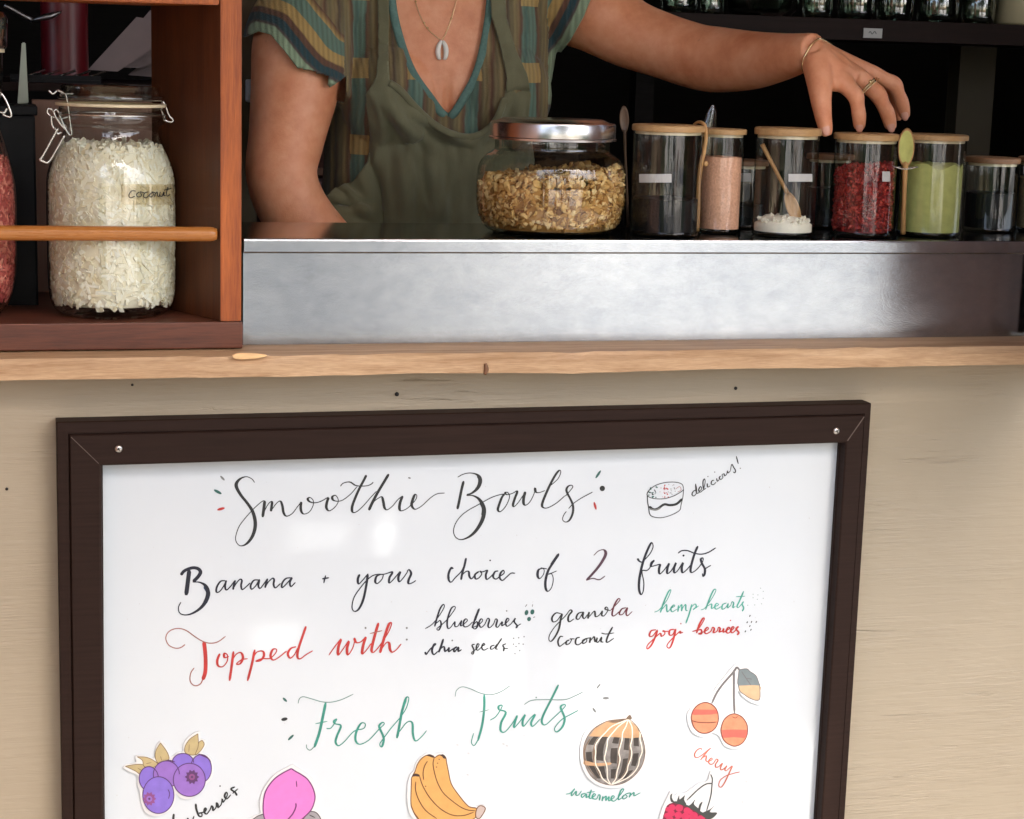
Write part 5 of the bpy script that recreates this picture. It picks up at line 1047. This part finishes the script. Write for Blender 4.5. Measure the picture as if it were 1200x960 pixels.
LARM = [(P_(655,0,.50), .060), (P_(695,15,.475), .058), (P_(735,38,.44), .051), (P_(775,53,.40), .047), (P_(815,66,.355), .0465), (P_(840,70,.325), .0465), (P_(880,71,.265), .041), (P_(915,67,.205), .033), (P_(940,62,.160), .0265), (P_(955,60,.138), .0245)]
def hand_left(bm):
    W_p = P_(952,61,.142); mc = {'i': (P_(991,99,.108), .0138), 'm': (P_(1009,93,.128), .0138), 'r': (P_(1024,87,.150), .0118), 'p': (P_(1032,90,.172), .0105)}
    for k_, (p_, r_) in mc.items(): ctube(bm, [(W_p+(p_-W_p)*-.05, .021), (W_p.lerp(p_, .45), .0155), (p_, r_)], 5, 14)
    ctube(bm, [(W_p, .02), (W_p.lerp(P_(1005,95,.125), .5), .019), (P_(1003,94,.122), .0135)], 5, 14)
    F_i = [mc['i'], (P_(1003,113,.094), .0112), (P_(1006.5,134,.092), .0096), (P_(1007,147,.097), .0085), (P_(1006.5,152,.099), .0062)]
    F_m = [mc['m'], (P_(1029,111,.116), .0116), (P_(1040,133,.117), .0101), (P_(1043.5,147,.120), .0089), (P_(1044,152,.121), .0064)]
    F_r = [mc['r'], (P_(1048,99,.146), .0108), (P_(1057,120,.150), .0094), (P_(1060,134,.152), .0083), (P_(1060.5,139.5,.152), .0060)]
    F_p = [mc['p'], (P_(1046,106,.182), .0086), (P_(1051,124,.186), .0076), (P_(1052,138,.186), .0066), (P_(1052,142,.186), .0048)]
    for f_ in (F_i, F_m, F_r, F_p):
        g_ = [f_[0], (f_[0][0].lerp(f_[1][0], .5), (f_[0][1]+f_[1][1])*.465), (f_[1][0], f_[1][1]*1.05), (f_[1][0].lerp(f_[2][0], .5), (f_[1][1]+f_[2][1])*.465), (f_[2][0], f_[2][1]*1.05)]+f_[3:]; ctube(bm, g_, 4, 18)
    T_p = [(P_(956,70,.130), .0205), (P_(960,92,.112), .0185), (P_(962,116,.096), .0145), (P_(965,138,.087), .0115), (P_(968,152,.084), .0095), (P_(969.5,159,.085), .0065)]
    ctube(bm, T_p, 5, 18)
    ctube(bm, [(P_(960,78,.128), .017), (P_(972,94,.116), .0145), (P_(990,98,.112), .0115)], 4, 14); ctube(bm, [(P_(956,66,.135), .021), (P_(975,82,.124), .0185), (P_(1000,94,.122), .015)], 4, 14)
    return F_i, F_m, F_r, F_p, T_p
def hand_right(bm):
    w_ = RWR; d_ = (P_(530,400,.34)-RWR).normalized(); up = Vector((0, -.4, .9)); sd = d_.cross(up).normalized(); up = sd.cross(d_)
    for k_, o_ in enumerate((-.028, -.010, .009, .026)):
        L_ = (.075, .082, .078, .062)[k_]; b_2 = w_+d_*.085+sd*o_
        ctube(bm, [(w_, .019), (w_+d_*.045+sd*o_*.8, .0145), (b_2, .0115), (b_2+d_*L_*.45-up*.006, .0092), (b_2+d_*L_*.8-up*.022, .0082), (b_2+d_*L_*.95-up*.036, .006)], 4, 12)
    ctube(bm, [(w_+d_*.01-sd*.015, .017), (w_+d_*.05-sd*.045-up*.008, .012), (w_+d_*.085-sd*.055-up*.018, .0095), (w_+d_*.105-sd*.052-up*.024, .006)], 4, 12)
def body_shapes(bm, grow=0.0, arms=True):
    rings(bm, [(a, b, c+grow/.0013, d+grow, e) for a, b, c, d, e in TORSO])
    for cx, cy, Y, r_ in ((462,112,.452,.071),(585,110,.452,.071)): ball(bm, P_(cx, cy, Y), r_+grow, (1, .85, 1.02), u=20, v=14)
    for L_ in (RARM[:3], LARM[:3]): ctube(bm, [(p_, r_+grow) for p_, r_ in L_], 4, 40)
    ball(bm, P_(405,2,.51), .066+grow, (1.1, .95, .9), u=16, v=12); ball(bm, P_(630,2,.51), .066+grow, (1.1, .95, .9), u=16, v=12)
bm = NM(); body_shapes(bm)
ctube(bm, RARM, 6, 44); ctube(bm, LARM, 6, 44); FI, FM, FR, FP, TH = hand_left(bm); hand_right(bm)
hc = P_(522,-190,.50)                                       # head, above the frame
k5 = .0013
ctube(bm, [(P_(520,-30,.53), .058), (P_(521,-85,.525), .055), (P_(522,-120,.52), .056)], 4, 20)
ball(bm, hc, .098, (.80, .98, 1.18), u=24, v=18); ball(bm, hc+Vector((0, -.045, -.06)), .055, (.95, .85, .9), u=18, v=12)
ctube(bm, [(hc+Vector((0, -.088, .012)), .008), (hc+Vector((0, -.108, -.018)), .013), (hc+Vector((0, -.092, -.03)), .011)], 3, 10)
for sx in (-1, 1): ball(bm, hc+Vector((sx*.078, .005, -.01)), .026, (.35, .7, 1.15)); ball(bm, hc+Vector((sx*.016, -.088, -.055)), .009, (1.6, .6, .7))
for sx in (-1, 1):                                          # legs down to the deck
    x_ = P_(492+sx*62, 440, .54); ctube(bm, [(Vector((x_.x, .54, x_.z)), .088), (Vector((x_.x+sx*.01, .54, .5)), .056), (Vector((x_.x+sx*.01, .55, .32)), .058), (Vector((x_.x+sx*.01, .56, .10)), .038), (Vector((x_.x+sx*.012, .55, .062)), .04)], 5, 18)
    ctube(bm, [(Vector((x_.x+sx*.012, .58, .055)), .035), (Vector((x_.x+sx*.015, .50, .05)), .034), (Vector((x_.x+sx*.02, .42, .045)), .024)], 4, 14)
bm = voxel(bm, .0026, 8); bm.normal_update()
for w in bm.verts:
    if w.co.y < .48:
        x_, y_ = proj(w.co)
        if 500 < x_ < 550 and 70 < y_ < 160: w.co += w.normal*(-.0075*math.exp(-((x_-525)/5)**2)*max(0, min(1, (y_-80)/40)))
q = NB('skin'); n1 = q.noise(q.coord(), 22, 6, .65); n2 = q.math('ADD', q.math('MULTIPLY', q.noise(q.coord(), 420, 3, .7), .6), q.math('MULTIPLY', q.noise(q.coord(), 95, 4, .6), .7)); n3 = q.noise(q.coord(), 55, 2)
c = q.ramp(n1, [(.28, (.62, .22, .10)), (.5, (.74, .315, .165)), (.72, (.82, .40, .235))]); fr_ = q.ramp(n3, [(.76, (0, 0, 0)), (.80, (1, 1, 1))]); q.base(q.mix(q.math('MULTIPLY', fr_, .35), c, (.36, .14, .08)))
q.set(Roughness=q.math('ADD', q.math('MULTIPLY', n2, .25), .34)); q.b.inputs['Subsurface Weight'].default_value = .12; q.b.inputs['Subsurface Radius'].default_value = (.012, .004, .002); q.b.inputs['Subsurface Scale'].default_value = .6
q.bump(n2, .5, .0010); M_skin = q.m
per = empty('person', Vector((P_(505, 270, YT).x, YT, .02)), 'woman in green overalls over a striped short-sleeved top, reaching to a jar lid', 'person')
BODY = build('body', bm, M_skin, per, recalc=False)
bvh = BVHTree.FromPolygons([v.co+per.location for v in BODY.data.vertices], [list(f.vertices) for f in BODY.data.polygons])
def onbody(px, py, tree_=None, lift=.0):
    h = (tree_ or bvh).ray_cast(CAM, ray(px, py).normalized())
    return (h[0]-ray(px, py).normalized()*lift, h[1]) if h[0] is not None else (at(px, py, YT-.1), Vector((0, -1, 0)))
def inpoly(p, poly):
    x, y = p; c = False; j = len(poly)-1
    for i in range(len(poly)):
        (x0, y0), (x1, y1) = poly[i], poly[j]
        if (y0 > y) != (y1 > y) and x < (x1-x0)*(y-y0)/(y1-y0)+x0: c = not c
        j = i
    return c
def cutlines(bm, poly, front=None):
    """cut a mesh along the planes through the outline's edges"""
    for i in range(len(poly)):
        (x0, y0), (x1, y1) = poly[i], poly[(i+1) % len(poly)]
        no = ray(x0, y0).cross(ray(x1, y1)).normalized(); xa, xb, ya, yb = min(x0, x1)-6, max(x0, x1)+6, min(y0, y1)-6, max(y0, y1)+6
        fs = [f for f in bm.faces if (lambda q_: xa < q_[0] < xb and ya < q_[1] < yb)(proj(f.calc_center_median())) and (front is None or f.calc_center_median().y < front)]
        g = list({e for f in fs for e in f.edges})+list({v for f in fs for v in f.verts})+fs
        bmesh.ops.bisect_plane(bm, geom=g, plane_co=CAM, plane_no=no, dist=1e-6)
# ---- striped top
bm = NM(); G_T = .007
rings(bm, [(a, b, c+G_T/.0013, d+G_T, e) for a, b, c, d, e in TORSO[2:12]])
for cx, cy, Y, r_ in ((462,112,.452,.071),(585,110,.452,.071)): ball(bm, P_(cx, cy, Y), r_+G_T, (1, .85, 1.02), u=20, v=14)
ctube(bm, [(RARM[0][0], .066), (RARM[1][0], .077), (P_(346,112,.444), .079)], 5, 22); ctube(bm, [(LARM[0][0], .070), (P_(693,14,.475), .071), (P_(722,32,.452), .068)], 5, 22)
ball(bm, P_(405,2,.51), .076, (1.1, .95, .9), u=16, v=12); ball(bm, P_(630,2,.51), .076, (1.1, .95, .9), u=16, v=12)
bm = voxel(bm, .0032, 4)
def foldn(p_, a, b, seed): return noise.noise((p_.x*a+seed, p_.y*a, p_.z*b))
bm.normal_update()
for w in bm.verts:
    x_, y_ = proj(w.co); f_ = foldn(w.co, 16, 5, 2)*.005+foldn(w.co, 60, 14, 5)*.0022
    w.co += w.normal*f_
VNK = [(448,-120),(455,-20),(461,25),(478,78),(500,112),(525,137),(547,112),(563,78),(574,25),(578,-20),(584,-120)]
CUF_R = [(250,60),(303,37),(318,41),(332,58),(350,82),(366,96),(384,101),(395,97),(405,88),(405,330),(200,330)]   # below the image-left cuff
CUF_L = [(640,112),(652,66),(668,48),(684,20),(697,-12),(712,-60),(900,-60),(900,140),(640,140)]
for pl in (VNK, CUF_R, CUF_L): cutlines(bm, pl, .52 if pl is VNK else None)
rax = (RARM[3][0]-RARM[1][0]).normalized(); lax = (LARM[4][0]-LARM[1][0]).normalized()
kill = []
for f in bm.faces:
    c_ = f.calc_center_median(); q_ = proj(c_)
    if (c_.y < .52 and inpoly(q_, VNK)) or q_[1] < -42 and 440 < q_[0] < 600: kill.append(f)
    elif inpoly(q_, CUF_R) and (q_[0] < 374 or q_[1] < 119): kill.append(f)
    elif inpoly(q_, CUF_L) and q_[0] > 652: kill.append(f)
    elif (c_-RARM[2][0]).dot(rax) > .004 and q_[0] < 385 and (c_-RARM[2][0]).length < .12: kill.append(f)
    elif (c_-P_(722,32,.452)).dot(lax) > .012 and q_[0] > 660: kill.append(f)
bmesh.ops.delete(bm, geom=kill, context='FACES')
lc = bm.verts.layers.float.new('cuff'); ls = bm.verts.layers.float.new('strip')
cr_edge = [Vector(a+(0,)) for a in CUF_R[1:6]+[(384,104),(402,114)]]; cl_edge = [Vector(a+(0,)) for a in CUF_L[0:5]]
def dpoly(q_, E_l):
    b_ = 1e9; v_ = Vector((q_[0], q_[1], 0))
    for a, c in zip(E_l, E_l[1:]):
        t = max(0, min(1, (v_-a).dot(c-a)/(c-a).length_squared)); b_ = min(b_, (a+(c-a)*t-v_).length)
    return b_
for w in bm.verts:
    q_ = proj(w.co); dR = dpoly(q_, cr_edge); dL = dpoly(q_, cl_edge)
    onr = q_[0] < 402 and q_[1] < 115; onl = q_[0] > 640
    w[lc] = dR if onr else dL if onl else 90
    w[ls] = q_[0]
for f in bm.faces: f.smooth = True
q = NB('striped_knit'); ac = q.n('Attribute', attribute_name='cuff').outputs['Fac']; as_ = q.n('Attribute', attribute_name='strip').outputs['Fac']
wob = q.math('MULTIPLY', q.math('SUBTRACT', q.noise(q.coord(), 30, 3), .5), 7)
mint, dteal, brn, gold, teal, olv = (.27, .37, .24), (.014, .05, .062), (.12, .055, .032), (.42, .28, .095), (.115, .19, .145), (.16, .13, .062)
cr = q.ramp(q.math('DIVIDE', q.math('ADD', ac, q.math('MULTIPLY', wob, .35)), 90), [(0, mint), (.105, mint), (.125, (.10,.07,.06)), (.16, dteal), (.235, dteal), (.25, brn), (.31, brn), (.33, gold), (.45, gold), (.46, teal), (.62, teal), (.63, gold), (.70, brn), (.72, olv), (1, olv)])
per_ = q.math('FRACT', q.math('DIVIDE', q.math('ADD', q.math('SUBTRACT', as_, 411), wob), 66))
sr = q.ramp(per_, [(0, brn), (.04, teal), (.10, (.06, .12, .10)), (.14, teal), (.25, teal), (.28, brn), (.36, olv), (.44, (.24, .18, .08)), (.52, brn), (.58, olv), (.70, (.22, .16, .07)), (.76, (.08, .05, .03)), (.84, olv), (.92, (.24, .18, .08)), (1, brn)])
sz = q.n('SeparateXYZ'); tc = q.n('TexCoord'); q.l(tc.outputs['Object'], sz.inputs[0])
bz = q.math('FRACT', q.math('MULTIPLY', q.math('ADD', sz.outputs[2], q.math('MULTIPLY', wob, .0004)), 9.2))
gb = q.math('MULTIPLY', q.math('LESS_THAN', bz, .26), q.math('LESS_THAN', per_, .33))
sr = q.mix(q.math('MULTIPLY', gb, .85), sr, gold)
isl = q.math('LESS_THAN', ac, 64); col = q.mix(isl, sr, cr)
rib = q.n('TexWave'); rib.inputs['Scale'].default_value = 46; rib.inputs['Distortion'].default_value = 1.5; q.l(q.coord((1, 1, .25)), rib.inputs[0])
nn_ = q.noise(q.coord(), 420, 2); q.base(q.mix(q.math('MULTIPLY', rib.outputs[1], .28), col, (.04, .035, .02)))
q.set(Roughness=.85); q.b.inputs['Sheen Weight'].default_value = .15; q.bump(q.math('ADD', q.math('MULTIPLY', rib.outputs[1], .6), q.math('MULTIPLY', nn_, .6)), .5, .002); M_knit = q.m
top = build('knit_top', bm, M_knit, per, recalc=False); md = top.modifiers.new('s', 'SOLIDIFY'); md.thickness = .003; md.offset = 1
tbvh = BVHTree.FromPolygons([v.co+per.location for v in top.data.vertices], [list(f.vertices) for f in top.data.polygons])
M_trim = simple('teal_trim', (.10, .19, .165), .85, 0, .2, 200, .4)
bm = NM(); tp = [onbody(x, y, None, .0095)[0] for x, y in [(p_.x, p_.y) for p_ in crom([(a+(2 if a < 525 else -2 if a > 525 else 0), b, 0) for a, b in VNK[1:-1]], 5)]]
ctube(bm, [(p_, .0062) for p_ in tp], 2, 10, flat=((0, 1, 0), .55)); build('neck_trim', bm, M_trim, per)
# ---- overalls
bm = NM(); G_O = .014
rings(bm, [(a, b, c+(G_O if b < 150 else G_O+.006)/.0013, d+G_O+(.0 if b < 170 else .012), e) for a, b, c, d, e in TORSO[3:]])
for cx, cy, Y, r_ in ((462,114,.452,.071),(585,112,.452,.071)): ball(bm, P_(cx, cy, Y), r_+G_O, (1.0, .85, 1.05), u=20, v=14)
ball(bm, P_(524,140,.44), .062, (1.6, .85, 1.1), u=20, v=14)
for sx in (-1, 1):
    x_ = P_(492+sx*62, 440, .54); ctube(bm, [(Vector((x_.x, .54, x_.z)), .11), (Vector((x_.x+sx*.01, .54, .5)), .085), (Vector((x_.x+sx*.01, .55, .18)), .08)], 5, 20)
ctube(bm, [(P_(400,262,.47), .052), (P_(412,235,.46), .05), (P_(430,300,.48), .06)], 4, 16)
bm = voxel(bm, .0034, 5); bm.normal_update()
def gauss(d, s_): return math.exp(-(d/s_)**2)
for w in bm.verts:
    x_, y_ = proj(w.co); f_ = foldn(w.co, 13, 3.2, 7)*.009+foldn(w.co, 34, 9, 3)*.0045+foldn(w.co, 70, 22, 9)*.0018
    if y_ > 100: f_ += .0075*(1-abs(noise.noise((w.co.x*15+w.co.z*7, 3, w.co.z*8-w.co.x*5)))*2.2)**3*(.35+.65*gauss((Vector((x_, y_))-Vector((455, 160))).length, 60))-.002
    if w.co.y < YT+.02:
        for (ax, ay), (bx, by), amp, wd_ in (((448,120),(520,185),.006,7),((455,112),(492,190),.006,6),((470,128),(560,172),.005,6),((600,110),(560,170),.005,7),((612,112),(600,180),.005,6),((470,170),(482,290),.008,10),((505,180),(520,290),.006,9),((440,200),(452,285),-.008,7),((395,215),(440,260),.007,6),((385,240),(440,238),-.006,5),((400,258),(445,275),.006,5),((430,150),(436,220),-.005,5)):
            A, B = Vector((ax, ay)), Vector((bx, by)); v_ = Vector((x_, y_)); t = max(0, min(1, (v_-A).dot(B-A)/(B-A).length_squared)); f_ += 2.0*amp*gauss((A+(B-A)*t-v_).length, wd_)*math.sin(math.pi*min(1, .12+t*.85))
    if y_ < 105: f_ = max(0, f_)+.001
    w.co += w.normal*f_
BIB = [(441,-60),(457,-60),(455,60),(456,94),(470,104),(486,122),(505,140),(522,151),(540,157),(556,157),(570,150),(583,135),(592,112),(594,92),(586,55),(576,20),(571,-60),(588,-60),(592,20),(604,60),(617,88),(621,112),(618,140),(640,300),(640,700),(330,700),(345,330),(368,270),(374,240),(392,222),(415,212),(430,190),(436,160),(431,130),(430,110),(441,92),(444,60)]
cutlines(bm, BIB, .56)
kill = [f for f in bm.faces if (lambda c_, q_: (q_[1] < 300 and (not inpoly(q_, BIB) or c_.y > YT+.03)))(f.calc_center_median(), proj(f.calc_center_median()))]
bmesh.ops.delete(bm, geom=kill, context='FACES')
loose = [v for v in bm.verts if not v.link_faces]; bmesh.ops.delete(bm, geom=loose, context='VERTS')
for f in bm.faces: f.smooth = True
q = NB('olive_twill'); n1 = q.noise(q.coord(), 18, 4); tw = q.noise(q.coord((1, 1, 2.4)), 520, 2); n4 = q.noise(q.coord((1, 1, .3)), 60, 4)
q.base(q.mix(q.math('MULTIPLY', tw, .4), q.ramp(q.math('ADD', q.math('MULTIPLY', n1, .6), q.math('MULTIPLY', n4, .4)), [(.3, (.125, .122, .062)), (.7, (.185, .18, .098))]), (.06, .062, .035)))
q.set(Roughness=.82); q.b.inputs['Sheen Weight'].default_value = .2; q.bump(q.math('ADD', q.math('MULTIPLY', n4, .7), q.math('MULTIPLY', tw, .3)), .45, .003); M_olive = q.m
ov = build('overalls', bm, M_olive, per, recalc=False); md = ov.modifiers.new('s', 'SOLIDIFY'); md.thickness = .0028; md.offset = 1
obvh = BVHTree.FromPolygons([v.co+per.location for v in ov.data.vertices], [list(f.vertices) for f in ov.data.polygons])
bm = NM()
for ln in ([(456,94),(470,104),(486,122),(505,140),(522,151),(540,157),(556,157),(570,150),(583,135),(592,112)],):
    hs = [onbody(p_.x, p_.y+3, obvh, .002)[0] for p_ in crom([(a, b, 0) for a, b in ln], 4)]
    hs = [h for h in hs if h.y < .48]
    ctube(bm, [(p_, .0052) for p_ in hs], 2, 10, flat=((0, 1, 0), .5))
hem = build('bib_hem', bm, M_olive, ov)
bm = NM(); th_ = [onbody(p_.x, p_.y+9, obvh, .0008)[0] for p_ in crom([(456,94,0),(470,104,0),(486,122,0),(505,140,0),(522,151,0),(540,157,0),(556,157,0),(570,150,0),(583,135,0)], 9)]
th_ = [h for h in th_ if h.y < .48]
for i in range(0, len(th_)-1, 2): tube(bm, [th_[i], th_[i].lerp(th_[i+1], .85)], .0006, 5)
build('stitching', bm, simple('thread_olive', (.26, .25, .15), .7), ov)
# ---- nails, hair, face, jewellery
M_nail = simple('fingernail', (.74, .38, .28), .25, 0, .05)
for (p_, r_), (p0, r0) in ((FI[3], FI[2]), (FM[3], FM[2]), (FR[3], FR[2]), (TH[4], TH[3])):
    d_ = (p_-p0).normalized(); v_ = (CAM-p_).normalized(); v_ = (v_-d_*v_.dot(d_)).normalized(); s_ = d_.cross(v_); c_ = p_+v_*r_*.80
    M3 = Matrix((s_*r_*.62, d_*r_*.95, v_*r_*.28)).transposed(); bm = NM(); g = bmesh.ops.create_uvsphere(bm, u_segments=12, v_segments=8, radius=1, matrix=Matrix.Translation(c_) @ M3.to_4x4())
    build('fingernail', bm, M_nail, BODY)
bm = NM(); p_ = FI[4][0]; v_ = (CAM-p_).normalized(); ball(bm, p_+v_*.0052+Vector((.002, 0, .004)), .0022, (1, 1, 1.4)); build('nail_polish', bm, simple('dark_polish', (.03, .01, .03), .2), BODY)
bm = NM(); M_hair = simple('brown_hair', (.07, .035, .018), .5, 0, .4, 60, .3, (1, 1, .15))
ball(bm, hc+Vector((0, .025, .025)), .108, (.85, .95, 1.15), u=24, v=16)
ctube(bm, [(hc+Vector((0, .1, .03)), .05), (hc+Vector((0, .115, -.08)), .045), (hc+Vector((0, .115, -.2)), .03), (hc+Vector((0, .11, -.28)), .01)], 4, 14); build('hair', bm, M_hair, per)
M_eye = simple('eye_white', (.7, .68, .65), .2, 0, .02)
for sx in (-1, 1):
    bm = NM(); ball(bm, hc+Vector((sx*.032, -.0835, .010)), .0105, (1.2, .6, .55)); ey = build('eye', bm, M_eye, BODY)
    bm = NM(); ball(bm, hc+Vector((sx*.032, -.0885, .010)), .0052, (1, .45, 1)); build('iris', bm, simple('brown_iris', (.04, .02, .01), .15), BODY)
    bm = NM(); ctube(bm, [(hc+Vector((sx*.020, -.0885, .0135)), .0016), (hc+Vector((sx*.032, -.0905, .0175)), .0026), (hc+Vector((sx*.045, -.084, .0125)), .0016)], 4, 8); build('eyelid', bm, M_skin, BODY)
    bm = NM(); ctube(bm, [(hc+Vector((sx*.016, -.092, .030)), .0018), (hc+Vector((sx*.034, -.091, .036)), .0026), (hc+Vector((sx*.050, -.080, .030)), .0010)], 4, 8); build('eyebrow', bm, M_hair, BODY)
bm = NM(); M_lip = simple('lips', (.45, .12, .10), .4, 0, .08)
for dz_, r_ in ((-.052, .0034), (-.0585, .0042)): ctube(bm, [(hc+Vector((-.021, -.0895, -.055)), .0012), (hc+Vector((-.008, -.0985, dz_)), r_), (hc+Vector((.008, -.0985, dz_)), r_), (hc+Vector((.021, -.0895, -.055)), .0012)], 5, 8)
build('lips', bm, M_lip, BODY)
M_gold = simple('pale_gold', (.75, .56, .30), .22, 1, .05); M_shell = simple('white_shell', (.80, .77, .70), .25, 0, .04)
def oncloth(x, y, l): return onbody(x, y, None, l)[0]
chL = [oncloth(p_.x, p_.y, .0012) for p_ in crom([(483,-30,0),(487,2,0),(495,24,0),(503,36,0),(516,47,0)], 6)]; chR = [oncloth(p_.x, p_.y, .0012) for p_ in crom([(541,-30,0),(533,8,0),(527,28,0),(522,40,0),(518,47,0)], 6)]
bm = NM(); tube(bm, chL, .0006, 6); tube(bm, chR, .0006, 6)
for x, y in ((487,2),(497,27),(501,33),(529,22)): ball(bm, oncloth(x, y, .0015), .0017, u=8, v=6)
nk = build('necklace', bm, M_gold, per)
bm = NM()
for s_ in (-1, 1): ctube(bm, [(oncloth(518+s_*.8, 48, .003), .0022), (oncloth(518+s_*3.8, 54, .0035), .0036), (oncloth(518+s_*4.8, 61, .0035), .0038), (oncloth(518+s_*3.6, 68, .003), .0030), (oncloth(518+s_*1.2, 69, .003), .0012)], 4, 10)
build('pendant', bm, M_shell, nk)
# bracelet and ring
d_ = (P_(980,62,.12)-P_(930,62,.18)).normalized(); c_ = P_(957,60,.137); u_ = d_.orthogonal().normalized(); w_ = d_.cross(u_)
def hoop(bm, c_, d_, rad, rr_, n=40, tree_=bvh):
    u_ = d_.orthogonal().normalized(); w_ = d_.cross(u_); pts = []
    for i in range(n):
        a = 6.28319*i/n; dd = u_*math.cos(a)+w_*math.sin(a); h = tree_.ray_cast(c_+dd*rad*3, -dd, rad*3); pts.append((h[0]+dd*rr_*.6) if h[0] is not None else c_+dd*rad)
    for _ in range(2): pts = [(pts[i-1]+pts[i]*2+pts[(i+1) % n])/4 for i in range(n)]
    tube(bm, pts, rr_, 8, closed=True)
db = (P_(942,78,.14)-P_(976,46,.15)); dn = d_+Vector((0, 0, .35))
bm = NM(); hoop(bm, P_(958,60,.137), (d_+AU*-.28).normalized(), .03, .0013); build('bracelet', bm, M_gold, per)
fm = (FM[1][0]-FM[0][0]).normalized(); bm = NM(); hoop(bm, FM[0][0].lerp(FM[1][0], .42), fm, .014, .0013, 28); hoop(bm, FM[0][0].lerp(FM[1][0], .52), fm, .014, .0011, 28)
c_ = FM[0][0].lerp(FM[1][0], .45); h = onbody(*proj(c_+Vector((.002, 0, .006))), None, 0)[0]; ball(bm, h, .0028, u=10, v=8); build('finger_ring', bm, M_gold, per)
